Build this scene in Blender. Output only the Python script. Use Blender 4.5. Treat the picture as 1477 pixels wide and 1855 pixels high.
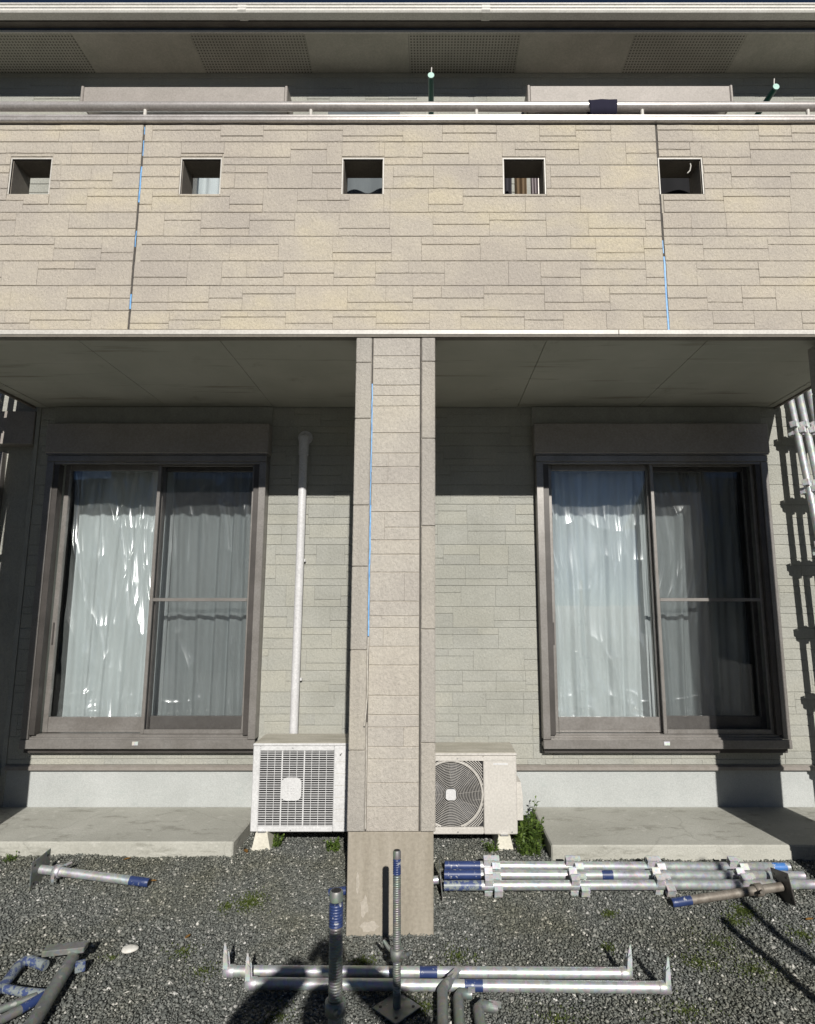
import bpy, math, random
import numpy as np
from mathutils import Vector, Matrix

for o in list(bpy.data.objects):
    bpy.data.objects.remove(o)
scene = bpy.context.scene
COL = scene.collection
R = math.radians
rng = random.Random(7)
nrng = np.random.default_rng(11)

# ------------------------------------------------------------------ camera
cam_d = bpy.data.cameras.new('camera')
cam = bpy.data.objects.new('camera', cam_d)
COL.objects.link(cam)
cam.location = (0, 0, 1.6)
cam.rotation_euler = (R(90) + math.atan(165 / 1092), 0, 0)
cam_d.sensor_fit = 'HORIZONTAL'
cam_d.sensor_width = 36.0
cam_d.lens = 36.0 * 1092 / 1477
cam_d.shift_x = -(782 - 738.5) / 1477
cam_d.shift_y = 0.0
cam_d.clip_start = 0.02
cam_d.clip_end = 2000
scene.camera = cam

# ------------------------------------------------------------------ sky and sun
SX, SZ = 0.155, 0.526                   # sun direction: (SX, -1, SZ)
elev = math.atan(SZ / math.hypot(SX, 1))
world = bpy.data.worlds.new('World')
scene.world = world
world.use_nodes = True
wn = world.node_tree
wn.nodes.clear()
sky = wn.nodes.new('ShaderNodeTexSky')
sky.sky_type = 'NISHITA'
sky.sun_disc = False
sky.sun_elevation = elev
sky.sun_rotation = math.atan2(SX, -1.0)
sky.air_density = 0.36
sky.dust_density = 0.0
sky.ozone_density = 2.0
bg = wn.nodes.new('ShaderNodeBackground')
bg.inputs['Strength'].default_value = 0.05
wo = wn.nodes.new('ShaderNodeOutputWorld')
wn.links.new(sky.outputs[0], bg.inputs[0])
wn.links.new(bg.outputs[0], wo.inputs[0])
sun_d = bpy.data.lights.new('sun', 'SUN')
sun_d.energy = 5.0
sun_d.angle = R(0.55)
sun_d.color = (1.0, 0.965, 0.905)
sun = bpy.data.objects.new('sun', sun_d)
COL.objects.link(sun)
sun.location = (1.5, -10, 8)
sun.rotation_euler = Vector((-SX, 1.0, -SZ)).to_track_quat('-Z', 'Y').to_euler()
scene.view_settings.view_transform = 'Standard'
scene.view_settings.look = 'None'
scene.view_settings.gamma = 1.0
scene.view_settings.exposure = 0.0
scene.render.engine = 'CYCLES'

# ------------------------------------------------------------------ materials
MATS = {}


class NT:
    def __init__(s, name):
        s.m = bpy.data.materials.new(name)
        s.m.use_nodes = True
        s.t = s.m.node_tree
        s.t.nodes.clear()
        s.out = s.n('ShaderNodeOutputMaterial')
        s.p = s.n('ShaderNodeBsdfPrincipled')
        s.l(s.p.outputs[0], s.out.inputs[0])
        s.tc = None

    def n(s, kind, **kw):
        nd = s.t.nodes.new(kind)
        for k, v in kw.items():
            setattr(nd, k, v)
        return nd

    def l(s, a, b):
        s.t.links.new(a, b)

    def co(s, world=True):
        if world:
            return s.n('ShaderNodeNewGeometry').outputs['Position']
        return s.n('ShaderNodeTexCoord').outputs['Object']

    def mapped(s, scale, world=True):
        mp = s.n('ShaderNodeMapping')
        mp.inputs['Scale'].default_value = scale
        s.l(s.co(world), mp.inputs[0])
        return mp.outputs[0]

    def noise(s, vec, scale, detail=4.0, rough=0.6):
        nd = s.n('ShaderNodeTexNoise')
        nd.inputs['Scale'].default_value = scale
        nd.inputs['Detail'].default_value = detail
        nd.inputs['Roughness'].default_value = rough
        if vec is not None:
            s.l(vec, nd.inputs['Vector'])
        return nd.outputs['Fac']

    def ramp(s, fac, stops, mode='LINEAR'):
        nd = s.n('ShaderNodeValToRGB')
        nd.color_ramp.interpolation = mode
        els = nd.color_ramp.elements
        while len(els) < len(stops):
            els.new(0.5)
        for e, (p, c) in zip(els, stops):
            e.position = p
            e.color = (c[0], c[1], c[2], 1) if len(c) == 3 else c
        s.l(fac, nd.inputs[0])
        return nd.outputs[0]

    def mix(s, fac, a, b, mode='MIX'):
        nd = s.n('ShaderNodeMix', data_type='RGBA', blend_type=mode)
        for sock, v in ((nd.inputs[0], fac), (nd.inputs[6], a), (nd.inputs[7], b)):
            if isinstance(v, (int, float)):
                sock.default_value = v
            elif isinstance(v, (tuple, list)):
                sock.default_value = (v[0], v[1], v[2], 1)
            else:
                s.l(v, sock)
        return nd.outputs[2]

    def math(s, op, a, b=0.0):
        nd = s.n('ShaderNodeMath', operation=op)
        for sock, v in ((nd.inputs[0], a), (nd.inputs[1], b)):
            if isinstance(v, (int, float)):
                sock.default_value = v
            else:
                s.l(v, sock)
        return nd.outputs[0]

    def bump(s, height, strength=0.3, dist=0.01, normal=None):
        nd = s.n('ShaderNodeBump')
        nd.inputs['Strength'].default_value = strength
        nd.inputs['Distance'].default_value = dist
        s.l(height, nd.inputs['Height'])
        if normal is not None:
            s.l(normal, nd.inputs['Normal'])
        return nd.outputs[0]

    def fin(s, color=None, rough=0.6, metal=0.0, normal=None, spec=None):
        p = s.p
        if color is not None:
            if isinstance(color, tuple):
                p.inputs['Base Color'].default_value = (*color[:3], 1)
            else:
                s.l(color, p.inputs['Base Color'])
        if isinstance(rough, (int, float)):
            p.inputs['Roughness'].default_value = rough
        else:
            s.l(rough, p.inputs['Roughness'])
        p.inputs['Metallic'].default_value = metal
        if spec is not None:
            p.inputs['Specular IOR Level'].default_value = spec
        if normal is not None:
            s.l(normal, p.inputs['Normal'])
        return s.m


def mat_siding(name, a, b, c, grime=0.25):
    t = NT(name)
    big = t.noise(t.mapped((1.1, 1.1, 1.6)), 1.5, 3, 0.55)
    mid = t.noise(t.mapped((3, 3, 5)), 2.2, 4, 0.6)
    oi = t.n('ShaderNodeObjectInfo').outputs['Random']
    isl = t.n('ShaderNodeNewGeometry').outputs['Random Per Island']
    rnd = t.math('FRACT', t.math('ADD', t.math('MULTIPLY', oi, 7.31), isl))
    col = t.ramp(big, [(0.36, a), (0.5, b), (0.64, c)])
    col = t.mix(t.math('MULTIPLY', t.ramp(mid, [(0.45, (0, 0, 0)), (0.72, (1, 1, 1))]), 0.5), col, a)
    var = t.ramp(rnd, [(0, (0.955, 0.955, 0.965)), (0.6, (0.995, 0.995, 0.995)), (1, (1.03, 1.02, 1.0))])
    col = t.mix(1.0, col, var, 'MULTIPLY')
    fine = t.noise(t.mapped((1, 1, 1)), 75, 4, 0.7)
    col = t.mix(1.0, col, t.ramp(fine, [(0.3, (0.84, 0.84, 0.84)), (0.7, (1.09, 1.09, 1.09))]), 'MULTIPLY')
    # rain streaks with a shape of their own
    streak = t.noise(t.mapped((9, 9, 0.5)), 2.0, 4, 0.6)
    col = t.mix(t.math('MULTIPLY', t.ramp(streak, [(0.5, (0, 0, 0)), (0.8, (1, 1, 1))]), grime), col,
                (a[0] * 0.62, a[1] * 0.62, a[2] * 0.6))
    chis = t.noise(t.mapped((75, 75, 40)), 1.0, 4, 0.65)
    grain = t.noise(t.mapped((1, 1, 1)), 260, 2, 0.6)
    h = t.math('ADD', t.math('MULTIPLY', chis, 1.0), t.math('MULTIPLY', grain, 0.45))
    nrm = t.bump(h, 1.0, 0.0085)
    return t.fin(col, 0.88, 0.0, nrm, 0.25)


def mat_noise(name, c1, c2, scale=6, rough=0.7, metal=0.0, bump=0.0, bscale=80, bdist=0.004, stretch=(1, 1, 1),
              spec=None, lo=0.35, hi=0.65, world=True, fine=0.12):
    t = NT(name)
    f = t.noise(t.mapped(stretch, world), scale, 5, 0.62)
    col = t.ramp(f, [(lo, c1), (hi, c2)])
    if fine:
        g = t.noise(t.mapped((1, 1, 1), world), bscale, 3, 0.6)
        col = t.mix(1.0, col, t.ramp(g, [(0.3, (1 - fine,) * 3), (0.7, (1 + fine,) * 3)]), 'MULTIPLY')
    nrm = None
    if bump:
        nrm = t.bump(t.noise(t.mapped((1, 1, 1), world), bscale, 4, 0.65), bump, bdist)
    return t.fin(col, rough, metal, nrm, spec)


def mat_concrete(name, a, b, dark, dirt=0.6):
    t = NT(name)
    f = t.noise(t.mapped((1, 1, 1)), 2.3, 5, 0.62)
    col = t.ramp(f, [(0.33, a), (0.68, b)])
    st = t.noise(t.mapped((1.3, 1.3, 3.0)), 5.5, 5, 0.68)
    col = t.mix(t.math('MULTIPLY', t.ramp(st, [(0.55, (0, 0, 0)), (0.72, (1, 1, 1))]), dirt), col, dark)
    g = t.noise(t.mapped((1, 1, 1)), 130, 3, 0.7)
    col = t.mix(1.0, col, t.ramp(g, [(0.3, (0.85,) * 3), (0.7, (1.1,) * 3)]), 'MULTIPLY')
    nrm = t.bump(t.noise(t.mapped((1, 1, 1)), 55, 5, 0.7), 0.35, 0.006)
    return t.fin(col, 0.9, 0, nrm, 0.2)


def mat_galv(name, c=(0.60, 0.62, 0.63), rough=0.46, metal=0.65):
    t = NT(name)
    v = t.n('ShaderNodeTexVoronoi')
    v.inputs['Scale'].default_value = 60
    t.l(t.mapped((1, 1, 1), False), v.inputs['Vector'])
    col = t.mix(0.22, (c[0], c[1], c[2]), v.outputs['Color'], 'MULTIPLY')
    d = t.noise(t.mapped((2.0, 1, 1), False), 9, 5, 0.7)
    col = t.mix(t.math('MULTIPLY', t.ramp(d, [(0.5, (0, 0, 0)), (0.75, (1, 1, 1))]), 0.55), col,
                (c[0] * 0.42, c[1] * 0.4, c[2] * 0.36))
    rs = t.noise(t.mapped((1.4, 1, 1), False), 33, 6, 0.75)
    col = t.mix(t.math('MULTIPLY', t.ramp(rs, [(0.62, (0, 0, 0)), (0.70, (1, 1, 1))]), 0.7), col, (0.16, 0.10, 0.06))
    sp = t.noise(t.mapped((1, 1, 1), False), 21, 3, 0.5)
    col = t.mix(t.math('MULTIPLY', t.ramp(sp, [(0.66, (0, 0, 0)), (0.70, (1, 1, 1))]), 0.6), col, (0.52, 0.51, 0.48))
    rg = t.ramp(t.noise(t.mapped((1, 1, 1), False), 14, 4), [(0.3, (rough - 0.1,) * 3), (0.7, (rough + 0.16,) * 3)])
    nrm = t.bump(t.noise(t.mapped((1, 1, 1), False), 45, 3), 0.12, 0.003)
    return t.fin(col, rg, metal, nrm)


def mat_paint_worn(name, c, under=(0.42, 0.43, 0.43), wear=0.6):
    t = NT(name)
    d = t.noise(t.mapped((1, 1, 1), False), 38, 5, 0.7)
    f = t.ramp(d, [(wear, (0, 0, 0)), (wear + 0.05, (1, 1, 1))])
    base = t.noise(t.mapped((1, 1, 1), False), 12, 3)
    col = t.mix(f, t.ramp(base, [(0.3, tuple(q * 0.75 for q in c)), (0.7, c)]), under)
    return t.fin(col, 0.42, 0.0, t.bump(d, 0.15, 0.002))


def mat_glass(name, tint=(0.95, 0.96, 0.96), r0=0.055):
    t = NT(name)
    t.t.nodes.remove(t.p)
    tr = t.n('ShaderNodeBsdfTransparent')
    tr.inputs[0].default_value = (*tint, 1)
    gl = t.n('ShaderNodeBsdfGlossy')
    gl.inputs['Roughness'].default_value = 0.012
    gl.inputs[0].default_value = (1, 1, 1, 1)
    # Schlick reflectance of a thin sheet, the same from both sides
    geo = t.n('ShaderNodeNewGeometry')
    dt = t.n('ShaderNodeVectorMath', operation='DOT_PRODUCT')
    t.l(geo.outputs['Normal'], dt.inputs[0])
    t.l(geo.outputs['Incoming'], dt.inputs[1])
    pw = t.math('POWER', t.math('SUBTRACT', 1.0, t.math('ABSOLUTE', dt.outputs['Value'])), 5.0)
    fr = t.math('ADD', r0, t.math('MULTIPLY', pw, 1.0 - r0))
    nz = t.bump(t.noise(t.mapped((1, 1, 1)), 3.2, 2), 0.012, 0.05)
    t.l(nz, gl.inputs['Normal'])
    mx = t.n('ShaderNodeMixShader')
    t.l(fr, mx.inputs[0])
    t.l(tr.outputs[0], mx.inputs[1])
    t.l(gl.outputs[0], mx.inputs[2])
    t.l(mx.outputs[0], t.out.inputs[0])
    return t.m


def mat_screen(name, cover=0.34, c=(0.03, 0.03, 0.032)):
    t = NT(name)
    t.t.nodes.remove(t.p)
    tr = t.n('ShaderNodeBsdfTransparent')
    df = t.n('ShaderNodeBsdfDiffuse')
    df.inputs[0].default_value = (*c, 1)
    mx = t.n('ShaderNodeMixShader')
    mx.inputs[0].default_value = cover
    t.l(tr.outputs[0], mx.inputs[1])
    t.l(df.outputs[0], mx.inputs[2])
    t.l(mx.outputs[0], t.out.inputs[0])
    return t.m


def mat_cloth(name, c, sheer=0.3, gloss=None, weave=420):
    t = NT(name)
    f = t.noise(t.mapped((6, 6, 0.7)), 3.0, 4, 0.6)
    col = t.ramp(f, [(0.3, tuple(q * 0.82 for q in c)), (0.7, c)])
    t.fin(col, 0.85 if gloss is None else gloss, 0, t.bump(t.noise(t.mapped((1, 1, 1)), weave, 2), 0.1, 0.001),
          0.2 if gloss is None else 0.5)
    if sheer > 0:
        tl = t.n('ShaderNodeBsdfTranslucent')
        t.l(col, tl.inputs[0])
        mx = t.n('ShaderNodeMixShader')
        mx.inputs[0].default_value = sheer
        t.l(t.p.outputs[0], mx.inputs[1])
        t.l(tl.outputs[0], mx.inputs[2])
        t.l(mx.outputs[0], t.out.inputs[0])
    return t.m


def mat_film(name):
    """clear masking film: see-through, with a sharp gloss on every crease"""
    t = NT(name)
    t.t.nodes.remove(t.p)
    tr = t.n('ShaderNodeBsdfTransparent')
    tr.inputs[0].default_value = (0.95, 0.97, 0.97, 1)
    df = t.n('ShaderNodeBsdfDiffuse')
    df.inputs[0].default_value = (0.85, 0.9, 0.9, 1)
    gl = t.n('ShaderNodeBsdfGlossy')
    gl.inputs['Roughness'].default_value = 0.23
    gl.inputs[0].default_value = (1, 1, 1, 1)
    m1 = t.n('ShaderNodeMixShader')
    m1.inputs[0].default_value = 0.10
    t.l(tr.outputs[0], m1.inputs[1])
    t.l(df.outputs[0], m1.inputs[2])
    m2 = t.n('ShaderNodeMixShader')
    m2.inputs[0].default_value = 0.15
    t.l(m1.outputs[0], m2.inputs[1])
    t.l(gl.outputs[0], m2.inputs[2])
    t.l(m2.outputs[0], t.out.inputs[0])
    return t.m


def mat_gravel(name, base=False):
    t = NT(name)
    if base:
        v = t.n('ShaderNodeTexVoronoi')
        v.inputs['Scale'].default_value = 62
        t.l(t.mapped((1, 1, 1)), v.inputs['Vector'])
        sep = t.n('ShaderNodeSeparateColor')
        t.l(v.outputs['Color'], sep.inputs[0])
        rnd = sep.outputs[0]
        nrm = t.bump(v.outputs['Distance'], 0.9, -0.012)
    else:
        rnd = t.n('ShaderNodeNewGeometry').outputs['Random Per Island']
        nrm = t.bump(t.noise(t.mapped((1, 1, 1)), 220, 3), 0.3, 0.003)
    col = t.ramp(rnd, [(0.0, (0.095, 0.101, 0.094)), (0.35, (0.124, 0.132, 0.122)), (0.62, (0.16, 0.168, 0.155)),
                       (0.86, (0.21, 0.215, 0.195)), (0.962, (0.31, 0.31, 0.29)), (1.0, (0.62, 0.61, 0.58))])
    big = t.noise(t.mapped((1, 1, 1)), 1.7, 4, 0.6)
    col = t.mix(t.math('MULTIPLY', t.ramp(big, [(0.45, (0, 0, 0)), (0.66, (1, 1, 1))]), 0.55), col,
                t.mix(1.0, col, (0.84, 0.79, 0.58), 'MULTIPLY'))
    return t.fin(col, 0.75, 0, nrm, 0.35)


def mat_leaf(name, a, b):
    t = NT(name)
    rnd = t.n('ShaderNodeNewGeometry').outputs['Random Per Island']
    col = t.ramp(rnd, [(0, a), (1, b)])
    t.fin(col, 0.5, 0, None, 0.4)
    tl = t.n('ShaderNodeBsdfTranslucent')
    t.l(col, tl.inputs[0])
    mx = t.n('ShaderNodeMixShader')
    mx.inputs[0].default_value = 0.35
    t.l(t.p.outputs[0], mx.inputs[1])
    t.l(tl.outputs[0], mx.inputs[2])
    t.l(mx.outputs[0], t.out.inputs[0])
    return t.m


def mat_vent(name):
    """perforated soffit board: rows of small round holes"""
    t = NT(name)
    sep = t.n('ShaderNodeSeparateXYZ')
    t.l(t.co(), sep.inputs[0])
    px = t.math('SUBTRACT', t.math('FRACT', t.math('MULTIPLY', sep.outputs[0], 1 / 0.025)), 0.5)
    py = t.math('SUBTRACT', t.math('FRACT', t.math('MULTIPLY', sep.outputs[1], 1 / 0.025)), 0.5)
    d = t.math('SQRT', t.math('ADD', t.math('MULTIPLY', px, px), t.math('MULTIPLY', py, py)))
    hole = t.ramp(d, [(0.24, (1, 1, 1)), (0.30, (0, 0, 0))])
    base = t.ramp(t.noise(t.mapped((1, 1, 1)), 4, 4), [(0.35, (0.40, 0.385, 0.33)), (0.65, (0.48, 0.46, 0.40))])
    col = t.mix(hole, t.mix(1.0, base, (0.92, 0.92, 0.92), 'MULTIPLY'), (0.10, 0.095, 0.08))
    return t.fin(col, 0.85)


M = MATS
M['fascia'] = mat_siding('cream_siding', (0.465, 0.42, 0.365), (0.525, 0.475, 0.40), (0.565, 0.505, 0.39), 0.10)
M['pillar'] = mat_siding('pillar_siding', (0.46, 0.425, 0.38), (0.51, 0.475, 0.42), (0.53, 0.49, 0.42), 0.15)
M['pillar_corner'] = mat_siding('corner_siding', (0.41, 0.385, 0.345), (0.445, 0.415, 0.37), (0.46, 0.43, 0.375), 0.25)
M['wall'] = mat_siding('greenish_siding', (0.36, 0.36, 0.32), (0.405, 0.405, 0.365), (0.42, 0.415, 0.365), 0.16)
M['joint'] = mat_noise('joint_backing', (0.38, 0.345, 0.295), (0.43, 0.395, 0.335), 9, 0.92)
M['joint_wall'] = mat_noise('joint_backing_green', (0.29, 0.29, 0.258), (0.335, 0.335, 0.30), 9, 0.92)
M['gap'] = mat_noise('open_joint', (0.06, 0.055, 0.05), (0.10, 0.09, 0.08), 20, 0.95)
M['blue_tape'] = mat_noise('blue_backing_tape', (0.10, 0.30, 0.62), (0.22, 0.46, 0.78), 25, 0.5)
M['sealant'] = mat_noise('old_sealant', (0.40, 0.37, 0.32), (0.52, 0.49, 0.44), 20, 0.7)
M['white_trim'] = mat_noise('off_white_trim', (0.50, 0.475, 0.435), (0.57, 0.545, 0.50), 8, 0.45)
M['rail'] = mat_noise('mauve_grey_aluminium', (0.50, 0.465, 0.44), (0.58, 0.545, 0.52), 10, 0.33, 0.5, spec=0.5)
M['frame'] = mat_noise('bronze_grey_aluminium', (0.215, 0.20, 0.185), (0.265, 0.25, 0.235), 7, 0.36, 0.35, spec=0.5)
M['frame_dark'] = mat_noise('dark_bronze_aluminium', (0.055, 0.05, 0.046), (0.075, 0.067, 0.062), 7, 0.45, 0.2)
M['shutter'] = mat_noise('taupe_shutter_box', (0.275, 0.25, 0.225), (0.315, 0.285, 0.26), 5, 0.55, 0.1)
t_ = NT('soffit_board')
f_ = t_.noise(t_.mapped((1, 1, 1)), 1.6, 4, 0.6)
c_ = t_.ramp(f_, [(0.33, (0.39, 0.385, 0.33)), (0.68, (0.47, 0.46, 0.40))])
s1 = t_.noise(t_.mapped((0.55, 5.5, 1)), 1.6, 4, 0.55)
c_ = t_.mix(t_.math('MULTIPLY', t_.ramp(s1, [(0.585, (0, 0, 0)), (0.67, (1, 1, 1))]), 0.6), c_, (0.19, 0.17, 0.13))
s2 = t_.noise(t_.mapped((1.1, 0.9, 1)), 4.5, 6, 0.7)
c_ = t_.mix(t_.math('MULTIPLY', t_.ramp(s2, [(0.60, (0, 0, 0)), (0.74, (1, 1, 1))]), 0.45), c_, (0.22, 0.20, 0.155))
s3 = t_.noise(t_.mapped((0.5, 5, 1)), 3.1, 3, 0.6)
c_ = t_.mix(t_.math('MULTIPLY', t_.ramp(s3, [(0.60, (0, 0, 0)), (0.75, (1, 1, 1))]), 0.4), c_, (0.55, 0.54, 0.48))
M['soffit'] = t_.fin(c_, 0.9, 0, t_.bump(t_.noise(t_.mapped((1, 1, 1)), 3.0, 3), 0.3, 0.02), 0.2)
M['soffit_edge'] = mat_noise('soffit_edge', (0.16, 0.14, 0.12), (0.2, 0.18, 0.15), 6, 0.8)
M['eave'] = mat_noise('eave_board', (0.40, 0.385, 0.33), (0.48, 0.46, 0.40), 4, 0.85)
M['vent'] = mat_vent('perforated_eave_board')
M['brown'] = mat_noise('brown_fascia_board', (0.10, 0.085, 0.07), (0.14, 0.12, 0.10), 6, 0.6)
M['gutter'] = mat_noise('pale_gutter', (0.62, 0.60, 0.55), (0.70, 0.68, 0.63), 5, 0.4)
M['roof'] = mat_noise('slate_roof', (0.06, 0.06, 0.065), (0.10, 0.10, 0.105), 10, 0.8)
M['foundation'] = mat_concrete('pale_foundation_render', (0.39, 0.405, 0.395), (0.455, 0.47, 0.46), (0.31, 0.35, 0.34), 0.35)
M['flash'] = mat_noise('flashing', (0.25, 0.225, 0.20), (0.30, 0.275, 0.25), 8, 0.5, 0.2)
t_ = NT('concrete_step')
f_ = t_.noise(t_.mapped((1, 1, 1)), 2.0, 5, 0.62)
c_ = t_.ramp(f_, [(0.33, (0.385, 0.38, 0.335)), (0.68, (0.485, 0.48, 0.43))])
s1 = t_.noise(t_.mapped((1.0, 2.2, 4.0)), 4.2, 7, 0.72)
c_ = t_.mix(t_.math('MULTIPLY', t_.ramp(s1, [(0.54, (0, 0, 0)), (0.64, (1, 1, 1))]), 0.55), c_, (0.22, 0.215, 0.18))
s2 = t_.noise(t_.mapped((1.6, 1.6, 5.0)), 7.0, 5, 0.65)
c_ = t_.mix(t_.math('MULTIPLY', t_.ramp(s2, [(0.60, (0, 0, 0)), (0.66, (1, 1, 1))]), 0.5), c_, (0.56, 0.55, 0.50))
v_ = t_.n('ShaderNodeTexVoronoi', feature='DISTANCE_TO_EDGE')
v_.inputs['Scale'].default_value = 1.1
w_ = t_.n('ShaderNodeTexNoise')
w_.inputs['Scale'].default_value = 5.0
t_.l(t_.co(), w_.inputs['Vector'])
t_.l(t_.mix(0.16, t_.co(), w_.outputs['Color'], 'ADD'), v_.inputs['Vector'])
crk = t_.ramp(v_.outputs['Distance'], [(0.0, (1, 1, 1)), (0.006, (0, 0, 0))])
c_ = t_.mix(t_.math('MULTIPLY', crk, 0.28), c_, (0.15, 0.145, 0.12))
g_ = t_.noise(t_.mapped((1, 1, 1)), 110, 4, 0.75)
c_ = t_.mix(1.0, c_, t_.ramp(g_, [(0.3, (0.82,) * 3), (0.7, (1.1,) * 3)]), 'MULTIPLY')
M['slab'] = t_.fin(c_, 0.92, 0, t_.bump(t_.noise(t_.mapped((1, 1, 1)), 38, 6, 0.75), 0.6, 0.008), 0.2)
M['footing'] = mat_noise('stained_footing', (0.285, 0.255, 0.205), (0.36, 0.325, 0.27), 2.2, 0.9, 0, 0.3, 60, 0.004,
                         (5, 5, 0.5), 0.2)
M['patch'] = mat_noise('pale_render_patch', (0.38, 0.345, 0.29), (0.43, 0.39, 0.335), 20, 0.9)
M['pipe'] = mat_noise('white_plastic_pipe', (0.56, 0.555, 0.56), (0.62, 0.615, 0.62), 5, 0.42, spec=0.5)
M['ac'] = mat_noise('white_painted_steel', (0.58, 0.58, 0.58), (0.64, 0.64, 0.64), 5, 0.42, spec=0.5)
M['ac_cream'] = mat_noise('cream_painted_steel', (0.50, 0.478, 0.44), (0.55, 0.525, 0.485), 5, 0.42, spec=0.5)
M['ac_top'] = mat_noise('dusty_top', (0.36, 0.34, 0.28), (0.48, 0.455, 0.39), 4, 0.7, stretch=(1, 4, 1))
M['ac_foot'] = mat_noise('cream_plastic_foot', (0.60, 0.575, 0.48), (0.67, 0.64, 0.55), 9, 0.6)
M['dark_in'] = mat_noise('dark_inside', (0.01, 0.01, 0.012), (0.022, 0.022, 0.025), 20, 0.6)
M['fin'] = mat_noise('grey_fan', (0.05, 0.05, 0.055), (0.09, 0.09, 0.095), 8, 0.5)
M['room'] = mat_noise('room_wall', (0.20, 0.19, 0.17), (0.26, 0.25, 0.23), 3, 0.9)
M['glass'] = mat_glass('window_glass')
M['screen'] = mat_screen('insect_screen')
M['lace'] = mat_cloth('white_lace', (0.76, 0.80, 0.81), 0.2)
M['film'] = mat_film('clear_masking_film')
M['galv'] = mat_galv('galvanised_steel')
M['galv_dull'] = mat_galv('dull_galvanised_steel', (0.25, 0.265, 0.25), 0.5, 0.5)
M['galv_bright'] = mat_galv('bright_zinc_pocket', (0.80, 0.81, 0.81), 0.42, 0.45)
M['rusty'] = mat_noise('weathered_steel', (0.17, 0.145, 0.12), (0.27, 0.245, 0.21), 25, 0.6, 0.4)
M['blue'] = mat_paint_worn('worn_blue_paint', (0.028, 0.05, 0.155))
M['blue_sheen'] = mat_paint_worn('bright_blue_paint', (0.06, 0.19, 0.50), wear=0.56)
M['blue_thin'] = mat_paint_worn('thin_blue_paint', (0.06, 0.085, 0.20), (0.22, 0.25, 0.25), 0.48)
M['ground'] = mat_gravel('gravel_ground', True)
M['gravel'] = mat_gravel('gravel_stones')
M['road'] = mat_concrete('pale_road', (0.36, 0.35, 0.33), (0.42, 0.41, 0.39), (0.25, 0.25, 0.24), 0.4)
M['leaf'] = mat_leaf('weed_leaf', (0.05, 0.10, 0.015), (0.15, 0.22, 0.045))
M['moss'] = mat_leaf('moss_blades', (0.05, 0.085, 0.015), (0.15, 0.18, 0.045))
M['dead'] = mat_leaf('dead_leaf', (0.22, 0.11, 0.03), (0.34, 0.19, 0.06))
M['chalk'] = mat_noise('white_stone', (0.62, 0.60, 0.54), (0.75, 0.73, 0.68), 30, 0.7)
M['green'] = mat_noise('green_vinyl', (0.02, 0.12, 0.09), (0.03, 0.17, 0.13), 6, 0.35)
M['green_cap'] = mat_noise('pale_green_cap', (0.36, 0.58, 0.50), (0.42, 0.64, 0.56), 6, 0.4)
M['steel'] = mat_noise('plain_steel', (0.45, 0.45, 0.45), (0.55, 0.55, 0.55), 9, 0.35, 0.8)
M['navy'] = mat_cloth('navy_cloth', (0.018, 0.017, 0.035), 0.0)
M['skin'] = mat_noise('skin', (0.45, 0.28, 0.2), (0.5, 0.32, 0.24), 6, 0.55)
M['jacket'] = mat_cloth('dark_work_jacket', (0.03, 0.035, 0.05), 0.0)
M['trousers'] = mat_cloth('grey_work_trousers', (0.07, 0.07, 0.075), 0.0)
M['hair'] = mat_noise('black_hair', (0.012, 0.01, 0.009), (0.03, 0.025, 0.02), 30, 0.5)
M['black'] = mat_noise('black_plastic', (0.015, 0.015, 0.016), (0.025, 0.025, 0.026), 8, 0.3)


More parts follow.
